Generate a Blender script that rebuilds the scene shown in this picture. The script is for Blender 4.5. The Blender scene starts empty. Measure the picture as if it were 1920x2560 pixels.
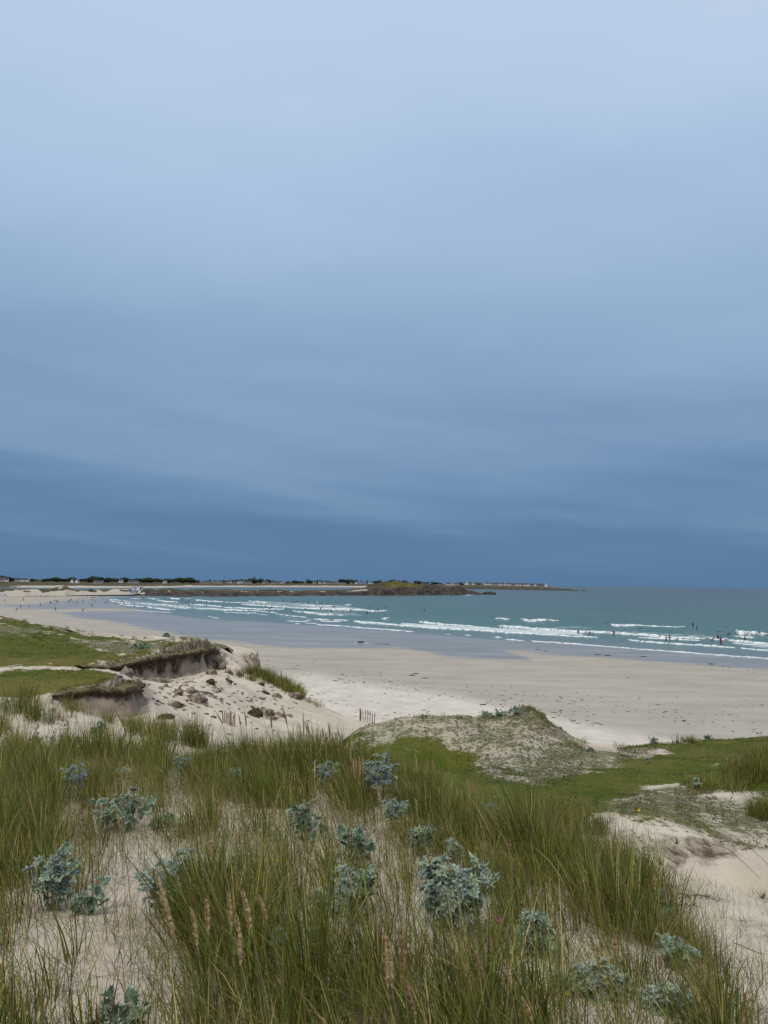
import bpy, bmesh, math, random
import numpy as np
from mathutils import Vector, Matrix

# ------------------------------------------------------------------ camera
scene = bpy.context.scene
C = scene.collection
CAM = np.array([0.0, 0.0, 15.0])
F_PX = 1934.0                                  # focal length in pixels of the 1920 x 2560 photograph
PITCH, ROLL = math.radians(5.2), math.radians(0.65)
fwd = np.array([0, math.cos(PITCH), math.sin(PITCH)])
r0 = np.array([1.0, 0, 0]); u0 = np.array([0, -math.sin(PITCH), math.cos(PITCH)])
right = r0 * math.cos(ROLL) + u0 * math.sin(ROLL)
up = -r0 * math.sin(ROLL) + u0 * math.cos(ROLL)
cam_data = bpy.data.cameras.new('camera')
cam = bpy.data.objects.new('camera', cam_data); C.objects.link(cam)
cam.matrix_world = Matrix(((right[0], up[0], -fwd[0], CAM[0]), (right[1], up[1], -fwd[1], CAM[1]),
                           (right[2], up[2], -fwd[2], CAM[2]), (0, 0, 0, 1)))
cam_data.sensor_fit = 'VERTICAL'
cam_data.angle = 2 * math.atan(1280 / F_PX)
cam_data.clip_start = 0.1; cam_data.clip_end = 80000
scene.camera = cam

# ------------------------------------------------------------------ light and exposure
scene.view_settings.view_transform = 'Standard'
scene.view_settings.look = 'None'
scene.view_settings.exposure = 0.0
scene.view_settings.gamma = 1.0
SUN_EL, SUN_AZ = math.radians(58), math.radians(205)      # behind the camera, a little to the left
world = bpy.data.worlds.new('World'); scene.world = world
world.use_nodes = True
nt = world.node_tree; nt.nodes.clear()
def wn(t, **k):
    n = nt.nodes.new(t)
    for a, b in k.items(): setattr(n, a, b)
    return n
def wmath(op, a, b=None, c=None):
    n = wn('ShaderNodeMath', operation=op)
    for i, s in enumerate((a, b, c)):
        if s is None: continue
        if isinstance(s, (int, float)): n.inputs[i].default_value = s
        else: nt.links.new(s, n.inputs[i])
    return n.outputs[0]
def srgb(r, g, b):
    f = lambda c: c / 12.92 if c <= 0.04045 else ((c + 0.055) / 1.055) ** 2.4
    return (f(r / 255), f(g / 255), f(b / 255), 1)
w_out = wn('ShaderNodeOutputWorld')
sky = wn('ShaderNodeTexSky', sky_type='NISHITA', sun_disc=False)
sky.sun_elevation = SUN_EL; sky.sun_rotation = SUN_AZ
bg_sky = wn('ShaderNodeBackground'); bg_sky.inputs[1].default_value = 0.1
nt.links.new(sky.outputs[0], bg_sky.inputs[0])
tc = wn('ShaderNodeTexCoord'); sep = wn('ShaderNodeSeparateXYZ')
nt.links.new(tc.outputs['Generated'], sep.inputs[0])
# the cloud deck: flat clouds seen in perspective (direction projected to a plane overhead)
zc = wmath('MAXIMUM', sep.outputs[2], 0.0)
den = wmath('ADD', zc, 0.10)
comb = wn('ShaderNodeCombineXYZ')
nt.links.new(wmath('DIVIDE', sep.outputs[0], den), comb.inputs[0])
nt.links.new(wmath('DIVIDE', sep.outputs[1], den), comb.inputs[1])
rot = wn('ShaderNodeMapping'); rot.inputs['Rotation'].default_value = (0, 0, 0.35); rot.inputs['Scale'].default_value = (0.6, 1.0, 1)
nt.links.new(comb.outputs[0], rot.inputs[0])
n1 = wn('ShaderNodeTexNoise'); n1.inputs['Scale'].default_value = 0.75; n1.inputs['Detail'].default_value = 5; n1.inputs['Roughness'].default_value = 0.5
nt.links.new(rot.outputs[0], n1.inputs['Vector'])
# long streaks low over the horizon
comb2 = wn('ShaderNodeCombineXYZ')
nt.links.new(wmath('MULTIPLY', sep.outputs[0], 1.5), comb2.inputs[0])
nt.links.new(wmath('ADD', wmath('MULTIPLY', zc, 15.0), wmath('MULTIPLY', sep.outputs[0], 1.9)), comb2.inputs[1])
n2 = wn('ShaderNodeTexNoise'); n2.inputs['Scale'].default_value = 1.25; n2.inputs['Detail'].default_value = 4; n2.inputs['Roughness'].default_value = 0.45
nt.links.new(comb2.outputs[0], n2.inputs['Vector'])
low = wn('ShaderNodeMapRange'); low.inputs[1].default_value = 0.03; low.inputs[2].default_value = 0.30; low.inputs[3].default_value = 1; low.inputs[4].default_value = 0.0
nt.links.new(zc, low.inputs[0])
ns1 = wmath('MULTIPLY', wmath('SUBTRACT', n1.outputs[0], 0.5), 0.85)
ns2 = wmath('MULTIPLY', wmath('MULTIPLY', wmath('SUBTRACT', n2.outputs[0], 0.5), 1.25), low.outputs[0])
# the overcast is brightest overhead and darkest over the far sea
tz = wmath('ADD', zc, wmath('MULTIPLY', wmath('ADD', ns1, ns2), wmath('ADD', 0.10, zc)))
# a dark slanting bank of cloud low on the left and a paler slit low on the right
slant = wmath('ADD', zc, wmath('MULTIPLY', sep.outputs[0], 0.10))
def bank(center, width, x0, x1):
    g = wmath('DIVIDE', wmath('SUBTRACT', wmath('ADD', slant, wmath('MULTIPLY', wmath('SUBTRACT', n2.outputs[0], 0.5), 0.05)), center), width)
    e = wmath('POWER', 2.718, wmath('MULTIPLY', wmath('MULTIPLY', g, g), -1.0))
    mr = wn('ShaderNodeMapRange', interpolation_type='SMOOTHSTEP'); nt.links.new(sep.outputs[0], mr.inputs[0])
    mr.inputs[1].default_value = x0; mr.inputs[2].default_value = x1
    return wmath('MULTIPLY', e, mr.outputs[0])
tz = wmath('ADD', tz, wmath('MULTIPLY', bank(0.055, 0.026, 0.30, -0.10), -0.042))
tz = wmath('ADD', tz, wmath('MULTIPLY', bank(0.118, 0.018, 0.15, -0.25), 0.036))
tz = wmath('ADD', tz, wmath('MULTIPLY', bank(0.012, 0.008, 0.05, -0.25), 0.022))
tz = wmath('ADD', tz, wmath('MULTIPLY', bank(0.115, 0.008, 0.33, 0.46), 0.05))
tz = wmath('MAXIMUM', tz, 0.0)
ramp = wn('ShaderNodeValToRGB')
nt.links.new(tz, ramp.inputs[0])
SKY = [(0.0, (82, 120, 159)), (0.045, (87, 124, 163)), (0.10, (104, 137, 174)), (0.16, (119, 150, 185)), (0.22, (132, 160, 194)), (0.32, (149, 177, 208)),
       (0.42, (165, 191, 220)), (0.535, (184, 206, 234)), (0.66, (199, 214, 235)), (0.82, (250, 250, 246)), (1.0, (255, 252, 247))]
el = ramp.color_ramp.elements
while len(el) > 1: el.remove(el[-1])
for i, (p, c) in enumerate(SKY):
    e = el[0] if i == 0 else el.new(p)
    e.position = p; e.color = srgb(*c)
bg_cl = wn('ShaderNodeBackground'); bg_cl.inputs[1].default_value = 1.0
nt.links.new(ramp.outputs[0], bg_cl.inputs[0])
mixs = wn('ShaderNodeMixShader'); mixs.inputs[0].default_value = 0.95
nt.links.new(bg_sky.outputs[0], mixs.inputs[1]); nt.links.new(bg_cl.outputs[0], mixs.inputs[2])
nt.links.new(mixs.outputs[0], w_out.inputs[0])

sun_data = bpy.data.lights.new('sun', 'SUN')
sun_data.energy = 1.5; sun_data.angle = math.radians(14); sun_data.color = (1.0, 0.96, 0.90)
sun = bpy.data.objects.new('sun', sun_data); C.objects.link(sun)
# sky sun_rotation is clockwise from +Y seen from above
sd_ = Vector((math.sin(SUN_AZ) * math.cos(SUN_EL), math.cos(SUN_AZ) * math.cos(SUN_EL), math.sin(SUN_EL)))
sun.rotation_euler = (-sd_).to_track_quat('-Z', 'Y').to_euler()
sun.location = (0, -20, 60)

# ------------------------------------------------------------------ helpers
rng = np.random.default_rng(7)
random.seed(7)
R_EARTH = 7.4e6                                 # earth radius with refraction: the far sea drops away
def drop(x, y): return (np.asarray(x) ** 2 + np.asarray(y) ** 2) / (2 * R_EARTH)
def ray(u, v):
    u = np.asarray(u, float); v = np.asarray(v, float)
    return fwd + right * ((u - 960) / F_PX)[..., None] + up * ((1280 - v) / F_PX)[..., None]
def P(u, v, d):                                 # the point at distance d (along y) on the sight line of a photo position
    r = ray(u, v); return CAM + r * (np.asarray(d, float) / r[..., 1])[..., None]
def G(u, v, z=0.0):                             # the point of a level plane
    r = ray(u, v)
    t = (z - CAM[2]) / r[..., 2]
    p = CAM + r * t[..., None]
    for _ in range(4):
        t = (z - drop(p[..., 0], p[..., 1]) - CAM[2]) / r[..., 2]
        p = CAM + r * t[..., None]
    return p
def proj(p):                                    # where a world point sits in the photograph
    q = np.asarray(p) - CAM
    w = q @ fwd
    w = np.where(np.abs(w) < 1e-3, 1e-3, w)
    return 960 + F_PX * (q @ right) / w, 1280 - F_PX * (q @ up) / w, w
def hash01(ix, iy, iz=0, seed=0):
    h = (ix.astype(np.int64) * 374761393 + iy.astype(np.int64) * 668265263 + np.asarray(iz).astype(np.int64) * 2147483647 + seed * 974634541) & 0xffffffff
    h = ((h ^ (h >> 13)) * 1274126177) & 0xffffffff
    h = ((h ^ (h >> 16)) * 2246822519) & 0xffffffff
    return ((h ^ (h >> 15)) & 0xffffff) / float(0x1000000)
def vn3(x, y, z, seed=0):
    x, y, z = np.broadcast_arrays(np.asarray(x, float), np.asarray(y, float), np.asarray(z, float))
    ix, iy, iz = np.floor(x).astype(np.int64), np.floor(y).astype(np.int64), np.floor(z).astype(np.int64)
    fx, fy, fz = x - ix, y - iy, z - iz
    s = lambda t: t * t * t * (t * (t * 6 - 15) + 10)
    fx, fy, fz = s(fx), s(fy), s(fz)
    r = 0
    for a in (0, 1):
        for b in (0, 1):
            for c in (0, 1):
                r = r + hash01(ix + a, iy + b, iz + c, seed) * (fx if a else 1 - fx) * (fy if b else 1 - fy) * (fz if c else 1 - fz)
    return r
def fbm(x, y, z=0.0, oct=4, seed=0, gain=0.5):
    r, a, t, f = 0, 1.0, 0, 1.0
    for o in range(oct):
        r = r + a * (vn3(np.asarray(x) * f + o * 17.3, np.asarray(y) * f - o * 9.1, np.asarray(z) * f + o * 3.7, seed + o) - 0.5)
        t += a; a *= gain; f *= 2.03
    return r / t * 2
def sstep(a, b, x):
    t = np.clip((x - a) / (b - a), 0, 1); return t * t * (3 - 2 * t)
def in_poly(px, py, poly):                      # signed distance: positive inside
    poly = np.asarray(poly, float); n = len(poly)
    ins = np.zeros(px.shape, bool); dmin = np.full(px.shape, 1e18)
    for i in range(n):
        ax, ay = poly[i]; bx, by = poly[(i + 1) % n]
        dx, dy = bx - ax, by - ay
        t = np.clip(((px - ax) * dx + (py - ay) * dy) / (dx * dx + dy * dy + 1e-12), 0, 1)
        dmin = np.minimum(dmin, (px - ax - t * dx) ** 2 + (py - ay - t * dy) ** 2)
        if ay != by:
            c = ((ay > py) != (by > py)) & (px < (bx - ax) * (py - ay) / (by - ay) + ax)
            ins ^= c
    d = np.sqrt(dmin)
    return np.where(ins, d, -d)
def link(o, parent=None):
    C.objects.link(o)
    if parent is not None: o.parent = parent
    return o
def mesh(name, V, faces, mat=None, parent=None, smooth=True, attrs=None, mats=None, fmat=None):
    """V: (n,3); faces: one int array (m,3|4) or a list of such arrays"""
    me = bpy.data.meshes.new(name)
    V = np.asarray(V, np.float32)
    fl = faces if isinstance(faces, list) else [faces]
    fl = [np.asarray(f, np.int32) for f in fl if len(f)]
    me.vertices.add(len(V)); me.vertices.foreach_set('co', V.ravel())
    idx = np.concatenate([f.ravel() for f in fl]); cnt = np.concatenate([np.full(len(f), f.shape[1], np.int32) for f in fl])
    me.loops.add(len(idx)); me.loops.foreach_set('vertex_index', idx)
    me.polygons.add(len(cnt))
    st = np.zeros(len(cnt), np.int32); st[1:] = np.cumsum(cnt)[:-1]
    me.polygons.foreach_set('loop_start', st)
    me.polygons.foreach_set('use_smooth', np.full(len(cnt), smooth, bool))
    if fmat is not None: me.polygons.foreach_set('material_index', np.asarray(fmat, np.int32))
    me.update(calc_edges=True)
    for k, a in (attrs or {}).items():
        a = np.asarray(a, np.float32)
        if a.ndim == 1:
            at = me.attributes.new(k, 'FLOAT', 'POINT'); at.data.foreach_set('value', a)
        else:
            if a.shape[1] == 3: a = np.concatenate([a, np.ones((len(a), 1), np.float32)], 1)
            at = me.attributes.new(k, 'FLOAT_COLOR', 'POINT'); at.data.foreach_set('color', a.ravel())
    for m in (mats or ([mat] if mat else [])): me.materials.append(m)
    o = bpy.data.objects.new(name, me)
    return link(o, parent)
def grid_faces(nr, nc, wrap=False):
    a = np.arange(nr * nc).reshape(nr, nc)
    if wrap: a = np.concatenate([a, a[:, :1]], 1)
    return np.stack([a[:-1, :-1], a[:-1, 1:], a[1:, 1:], a[1:, :-1]], -1).reshape(-1, 4)
def empty(name, loc, rz=0.0):
    o = bpy.data.objects.new(name, None); o.empty_display_size = 0.2
    C.objects.link(o); o.location = [float(t) for t in loc]; o.rotation_euler = (0, 0, rz); return o
def tag(o, label=None, cat=None, group=None, kind=None):
    if label: o['label'] = label
    if cat: o['category'] = cat
    if group: o['group'] = group
    if kind: o['kind'] = kind
    return o
def copy_tree(o, parent=None):
    c = o.copy(); C.objects.link(c); c.parent = parent
    for ch in list(o.children): copy_tree(ch, c)
    return c
class MB:                                       # collects simple shapes into one mesh
    def __init__(s): s.v = []; s.q = []; s.t = []; s.n = 0
    def add(s, V, Q=None, T=None):
        V = np.asarray(V, float)
        if Q is not None and len(Q): s.q.append(np.asarray(Q) + s.n)
        if T is not None and len(T): s.t.append(np.asarray(T) + s.n)
        s.v.append(V); s.n += len(V)
    def box(s, c, size, rz=0.0, tilt=(0, 0), taper=1.0):
        x, y, z = [t / 2 for t in size]
        V = np.array([[-x, -y, -z], [x, -y, -z], [x, y, -z], [-x, y, -z], [-x * taper, -y * taper, z], [x * taper, -y * taper, z], [x * taper, y * taper, z], [-x * taper, y * taper, z]])
        M = np.array(Matrix.Rotation(rz, 3, 'Z') @ Matrix.Rotation(tilt[0], 3, 'X') @ Matrix.Rotation(tilt[1], 3, 'Y'))
        s.add(V @ M.T + np.asarray(c), [[0, 3, 2, 1], [4, 5, 6, 7], [0, 1, 5, 4], [1, 2, 6, 5], [2, 3, 7, 6], [3, 0, 4, 7]])
    def tube(s, pts, rad, n=6):
        pts = np.asarray(pts, float); rad = np.broadcast_to(np.asarray(rad, float), (len(pts),))
        t = np.gradient(pts, axis=0); t /= np.linalg.norm(t, axis=1, keepdims=True) + 1e-9
        ref = np.where(np.abs(t[:, 2:3]) > 0.9, np.array([[1.0, 0, 0]]), np.array([[0, 0, 1.0]]))
        a = np.cross(t, ref); a /= np.linalg.norm(a, axis=1, keepdims=True) + 1e-9
        b = np.cross(t, a)
        th = np.linspace(0, 2 * math.pi, n, endpoint=False)
        V = pts[:, None] + rad[:, None, None] * (a[:, None] * np.cos(th)[None, :, None] + b[:, None] * np.sin(th)[None, :, None])
        k = len(pts)
        V = np.concatenate([V.reshape(-1, 3), pts[:1], pts[-1:]])
        T = [[(j + 1) % n, j, k * n] for j in range(n)] + [[(k - 1) * n + j, (k - 1) * n + (j + 1) % n, k * n + 1] for j in range(n)]
        s.add(V, grid_faces(k, n, True), T)
    def build(s, name, mat, parent=None, smooth=False, attrs=None):
        f = []
        if s.q: f.append(np.concatenate(s.q))
        if s.t: f.append(np.concatenate(s.t))
        return mesh(name, np.concatenate(s.v), f, mat, parent, smooth, attrs)
def ico(sub=2):
    bm = bmesh.new(); bmesh.ops.create_icosphere(bm, subdivisions=sub, radius=1)
    V = np.array([v.co[:] for v in bm.verts]); T = np.array([[v.index for v in f.verts] for f in bm.faces]); bm.free()
    return V, T

# ------------------------------------------------------------------ materials
class Mat:
    def __init__(s, name, rough=0.8, spec=0.3):
        s.m = bpy.data.materials.new(name); s.m.use_nodes = True
        s.t = s.m.node_tree; s.t.nodes.clear()
        s.out = s.n('ShaderNodeOutputMaterial'); s.p = s.n('ShaderNodeBsdfPrincipled')
        s.p.inputs['Roughness'].default_value = rough; s.p.inputs['Specular IOR Level'].default_value = spec
        s.t.links.new(s.p.outputs[0], s.out.inputs[0])
    def n(s, t, **k):
        n = s.t.nodes.new(t)
        for a, b in k.items(): setattr(n, a, b)
        return n
    def l(s, a, b):
        if isinstance(a, (int, float)): b.default_value = a
        elif isinstance(a, (tuple, list)): b.default_value = tuple(a) + ((1,) if len(a) == 3 and b.type == 'RGBA' else ())
        else: s.t.links.new(a, b)
    def pos(s, scale=(1, 1, 1)):
        if not hasattr(s, '_tc'): s._tc = s.n('ShaderNodeTexCoord')
        mp = s.n('ShaderNodeMapping'); mp.inputs['Scale'].default_value = scale
        s.l(s._tc.outputs['Object'], mp.inputs[0]); return mp.outputs[0]
    def noise(s, scale, detail=4, rough=0.55, stretch=(1, 1, 1), dist=0.0):
        n = s.n('ShaderNodeTexNoise'); s.l(s.pos(stretch), n.inputs['Vector'])
        n.inputs['Scale'].default_value = scale; n.inputs['Detail'].default_value = detail; n.inputs['Roughness'].default_value = rough
        n.inputs['Distortion'].default_value = dist
        return n.outputs[0]
    def vor(s, scale, stretch=(1, 1, 1)):
        n = s.n('ShaderNodeTexVoronoi'); s.l(s.pos(stretch), n.inputs['Vector']); n.inputs['Scale'].default_value = scale
        return n.outputs['Distance']
    def attr(s, name):
        n = s.n('ShaderNodeAttribute', attribute_name=name); return n
    def sepc(s, c):
        n = s.n('ShaderNodeSeparateColor'); s.l(c, n.inputs[0]); return n.outputs
    def ma(s, op, a, b=0.0, clamp=False):
        n = s.n('ShaderNodeMath', operation=op); n.use_clamp = clamp
        s.l(a, n.inputs[0]); s.l(b, n.inputs[1]); return n.outputs[0]
    def rng(s, v, a, b, c=0.0, d=1.0):
        n = s.n('ShaderNodeMapRange'); n.interpolation_type = 'SMOOTHSTEP'
        s.l(v, n.inputs[0])
        for i, t in enumerate((a, b, c, d)): s.l(t, n.inputs[i + 1])
        return n.outputs[0]
    def mix(s, f, a, b):
        n = s.n('ShaderNodeMix', data_type='RGBA')
        s.l(f, n.inputs[0]); s.l(a, n.inputs[6]); s.l(b, n.inputs[7]); return n.outputs[2]
    def bump(s, h, strength=0.5, dist=0.02):
        n = s.n('ShaderNodeBump'); s.l(h, n.inputs['Height']); n.inputs['Strength'].default_value = strength; n.inputs['Distance'].default_value = dist
        s.l(n.outputs[0], s.p.inputs['Normal'])
    def col(s, c): s.l(c, s.p.inputs['Base Color'])
def simple(name, c1, c2=None, scale=4.0, rough=0.85, spec=0.12, bump=0.0):
    m = Mat(name, rough, spec)
    n = m.noise(scale, 4)
    m.col(m.mix(m.rng(n, 0.35, 0.65), c1, c2 or tuple(t * 0.7 for t in c1)))
    if bump: m.bump(n, bump, 0.05)
    return m.m
# ------------------------------------------------------------------ terrain of the dunes
CP = [  # photo u, v and distance in metres: the near mound
 (960,2560,3.0),(300,2560,3.0),(1500,2560,3.2),(0,2560,3.1),(960,2400,3.7),(300,2400,3.75),(0,2400,3.8),(960,2300,4.3),(500,2200,5.2),(100,2200,5.3),
 (960,2200,5.1),(960,2100,6.2),(500,2050,7.0),(100,2050,7.2),(1100,2050,7.0),(800,1960,8.6),(500,1960,9.0),(150,1960,9.4),(-200,2100,6.6),(-300,1960,9.5),
 (600,1915,10.6),(800,1915,10.4),(300,1905,11.6),(0,1895,12.4),(-300,1880,12.5),(960,1945,9.4),(1060,1985,8.6),(1150,2040,7.6),
 (1230,2120,6.5),(1500,2300,5.05),(1750,2450,4.3),(1900,2540,3.8),(1400,2400,4.1),(1250,2250,5.0),
 # right of the mound
 (1900,2400,6.2),(1900,2325,7.0),(1700,2235,8.6),(1900,2262,8.4),(1780,2212,9.6),(1800,2188,12.0),(1900,2200,11.8),(1640,2060,13.8),(1760,2095,13.5),(1900,2130,13.2),
 (1400,2080,12.4),(1500,2200,9.4),(1600,2240,8.4),(1560,2040,14.5),(1290,2060,12.0),(1360,2160,9.6),
 (1240,2000,17),(1100,1960,19),(1000,1900,21),(1500,1930,22),(1700,2000,17.5),(1900,2030,16.5),(1750,1880,29),(1900,1900,23),(1920,1842,34),(1800,1850,33.5),(1650,1859,33),(1560,1863,33),(1480,1865,34),
 (2100,1820,34),(2200,2000,17),(2200,2300,7.5),
 (1320,1774,30.5),(1280,1790,30),(1240,1795,30),(1100,1790,31),(1000,1800,31),(960,1815,31),(880,1838,30),(1300,1880,25),(1100,1860,26),(1200,1930,21),(1400,1900,25),(1400,1838,31.5),(1370,1805,31),
 # ridge of bare sand and marram left, behind the mound
 (280,1800,20),(400,1832,18.5),(460,1856,17.5),(520,1872,17),(200,1850,16),(50,1860,15.5),(330,1880,14),(60,1742,22.5),(150,1765,21.5),(-200,1740,23),(20,1800,18.5),
 # lower turf shelf
 (130,1735,42),(250,1722,42.5),(330,1724,43),(345,1716,44),(0,1730,42),(-200,1725,42),(0,1690,50),(200,1690,50),(290,1682,53),(340,1700,47),(-250,1690,50),
 (160,1786,40.6),(250,1782,41),(340,1776,41.3),(20,1790,40.0),
 # upper turf shelf
 (0,1662,58),(90,1661,58),(200,1664,58),(290,1667,58.5),(330,1655,60.5),(420,1640,64),(480,1633,66),(530,1622,69),(546,1624,70.5),(-250,1660,58),
 (100,1674,56.6),(250,1679,56.8),(320,1690,58.2),(400,1679,62),(470,1671,64.3),(545,1666,67.5),(562,1640,71.5),
 (0,1620,74),(200,1600,82),(100,1575,95),(0,1545,122),(60,1553,118),(140,1570,108),(240,1592,97),(300,1598,95),(400,1597,91),(460,1602,88),(530,1612,80),(300,1630,72),(450,1615,78),(-250,1545,115),(-250,1600,82),
 # slipping sand slope to the beach
 (400,1720,51),(450,1750,49.5),(560,1700,61),(600,1652,74),(650,1690,71),(705,1722,69),(760,1750,67),(800,1772,66),(880,1800,64),(960,1822,62),(850,1832,55),(700,1800,54),(600,1820,47),(450,1800,43),(500,1700,58),(640,1740,60),(370,1765,45),
]
CPX = [  # hidden ground: x, y, z
 (0,-4,13.6),(-6,-4,13.5),(6,-4,13.2),(0,1,13.5),(-3,1,13.5),(3,1,13.35),(-8,3,13.3),(9,3,12.0),
 (0,15,10.6),(-3,15,11.0),(-2,22,8.6),(-6,27,8.4),(-14,30,9.0),(2,24,9.0),(-2,32,7.2),(-8,36,7.6),(-1,42,6.0),(4,42,6.0),(10,44,5.0),(18,46,4.0),
 (4,55,2.6),(10,55,1.2),(20,58,0.6),(30,55,1.0),(8,70,-0.5),(20,75,-1.0),(0,78,0.6),(-6,88,-0.2),(-12,92,1.0),(-16,98,1.5),(-24,108,1.5),(-36,118,2.0),(-60,140,1.0),(-80,140,1.5),
 (-20,125,-1),(0,105,-1.5),(25,105,-2),(60,100,-2),(-40,140,-1.0),(0,140,-2),(60,140,-2),(45,60,0.5),(40,40,7.0),
]
cp = np.array(CP, float)
ctrl = np.concatenate([P(cp[:, 0], cp[:, 1], cp[:, 2]), np.array(CPX, float)])
def qmap(x, y):
    r = np.hypot(x, y + 6.0); return np.stack([np.arctan2(x, y + 6.0) * 3.6, np.log(np.maximum(r, 0.5)) * 1.9], -1)
qc = qmap(ctrl[:, 0], ctrl[:, 1])
def phi(r2): return np.sqrt(r2 + 0.09 ** 2)
A = phi(((qc[:, None] - qc[None]) ** 2).sum(-1)) - np.eye(len(qc)) * 0.004
n_c = len(qc)
Aug = np.zeros((n_c + 3, n_c + 3)); Aug[:n_c, :n_c] = A; Aug[:n_c, n_c] = 1; Aug[:n_c, n_c + 1:] = qc
Aug[n_c, :n_c] = 1; Aug[n_c + 1:, :n_c] = qc.T
rw = np.linalg.solve(Aug, np.concatenate([ctrl[:, 2], np.zeros(3)]))
BUMPS = [(1325,1788,30.5,.22,.62),(1310,1800,29.5,.10,1.3),(1850,2170,11.6,-.50,1.5),(1740,2215,9.6,.10,.8),(1895,1935,20,.35,1.1)]
def ground(x, y, detail=True):
    x = np.asarray(x, float); y = np.asarray(y, float); sh = np.broadcast(x, y).shape
    x = np.broadcast_to(x, sh).ravel(); y = np.broadcast_to(y, sh).ravel()
    z = np.empty(len(x))
    for i in range(0, len(x), 20000):
        q = qmap(x[i:i + 20000], y[i:i + 20000])
        r2 = ((q[:, None, 0] - qc[None, :, 0]) ** 2 + (q[:, None, 1] - qc[None, :, 1]) ** 2)
        z[i:i + 20000] = phi(r2) @ rw[:n_c] + rw[n_c] + q @ rw[n_c + 1:]
    if detail:
        s = np.clip(np.hypot(x, y) / 40, 0.12, 1.0)
        z = z + fbm(x / 2.2, y / 2.2, 0, 4, 3) * 0.26 * s + fbm(x / 0.5, y / 0.5, 0, 3, 9) * 0.035
    for bu_, bv_, bd_, amp_, sg_ in BUMPS:
        c_ = P(bu_, bv_, bd_); q_ = np.hypot((x - c_[0]) * np.where(x > c_[0], 1.5, 0.8), (y - c_[1]) * .8) / sg_
        z = z + amp_ * np.exp(-q_ ** 2.0)
    return z.reshape(sh)
# eroded edges of the turf shelves: lip rows (u, v, distance), drop below the lip, overhang, seed
SCARPS = [
 ([(128,1738,41.6),(170,1731,41.8),(250,1723,42.3),(310,1724,42.6),(336,1724,43),(346,1716,44.5),(345,1706,46.5)], [.5,1.25,1.45,1.45,1.5,1.4,.6], 0.35, 3, 0.12),
 ([(185,1664,58),(215,1666,58),(262,1668,58.2),(290,1667,58.6),(325,1657,60),(372,1648,62),(420,1640,64),(470,1634,66),(505,1626,68),(530,1622,69.2),(545,1624,70.5),(551,1633,71.5)], [.3,.6,.9,1.1,1.5,1.8,1.9,1.8,1.8,1.9,1.7,.6], 0.5, 8, 0.12),
 ([(425,1606,85),(460,1603,86),(500,1607,83),(530,1612,81),(548,1622,78)], [.5,.9,1.1,1.0,.5], 0.3, 14, 0.12),
 ([(-30,1538,122),(10,1545,121),(40,1553,119),(90,1562,116),(140,1571,110),(165,1576,107)], [1.0,1.9,1.8,1.3,.9,.4], 0.4, 19, 0.15),
]
def carve(x, y, z):
    for edge, hg_, ov, sd, st in SCARPS:
        a = np.array(edge, float); p = P(a[:, 0], a[:, 1], a[:, 2]); sc_ = 1.0 if a[0, 2] > 20 else 0.18
        best = np.full(x.shape, 1e9); so = np.zeros(x.shape); lz = np.zeros(x.shape); hh = np.zeros(x.shape); endf = np.zeros(x.shape)
        L = np.concatenate([[0], np.cumsum(np.linalg.norm(np.diff(p[:, :2], axis=0), axis=1))])
        for i in range(len(p) - 1):
            dx, dy = p[i + 1, 0] - p[i, 0], p[i + 1, 1] - p[i, 1]
            t0 = ((x - p[i, 0]) * dx + (y - p[i, 1]) * dy) / (dx * dx + dy * dy)
            t = np.clip(t0, 0, 1)
            ex, ey = x - p[i, 0] - t * dx, y - p[i, 1] - t * dy
            d = np.hypot(ex, ey); m_ = d < best
            best = np.where(m_, d, best); so = np.where(m_, np.sign(ex * dy - ey * dx) * d, so)
            lz = np.where(m_, p[i, 2] + (p[i + 1, 2] - p[i, 2]) * t, lz); hh = np.where(m_, hg_[i] + (hg_[i + 1] - hg_[i]) * t, hh)
            al = L[i] + t * (L[i + 1] - L[i]); endf = np.where(m_, np.minimum(al, L[-1] - al), endf)
        fe = sstep(0, 1.2 * sc_, endf)
        lim = lz - hh * sstep(-1.15 * sc_, -0.65 * sc_, so) + np.maximum(so - 3.5 * sc_, 0) * 0.6
        z = np.where((so > -1.15 * sc_) & (so < 9 * sc_), z + (np.minimum(z, lim) - z) * fe, z)
        z = np.where((so <= -1.15 * sc_) & (so > -4.5 * sc_), z + (np.maximum(z, lz - 0.05 + so * 0.12) - z) * fe, z)
    return z
# fast lookup for scattering: a polar grid of the same surface
NA, NR = 620, 760
ang = np.linspace(math.radians(-46), math.radians(46), NA)
rad = 2.5 * (150 / 2.5) ** np.linspace(0, 1, NR)
AA, RR = np.meshgrid(ang, rad)
TX = RR * np.sin(AA); TY = RR * np.cos(AA) - 3.2
TZ = carve(TX, TY, ground(TX, TY))
def gz(x, y):                                   # height by bilinear lookup
    x = np.asarray(x, float); y = np.asarray(y, float)
    r = np.hypot(x, y + 3.2); a = np.arctan2(x, y + 3.2)
    i = np.clip((np.log(np.maximum(r, 2.5) / 2.5) / math.log(60)) * (NR - 1), 0, NR - 1.001)
    j = np.clip((a - ang[0]) / (ang[-1] - ang[0]) * (NA - 1), 0, NA - 1.001)
    i0, j0 = i.astype(int), j.astype(int); fi, fj = i - i0, j - j0
    return (TZ[i0, j0] * (1 - fi) * (1 - fj) + TZ[i0 + 1, j0] * fi * (1 - fj) + TZ[i0, j0 + 1] * (1 - fi) * fj + TZ[i0 + 1, j0 + 1] * fi * fj)
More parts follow.
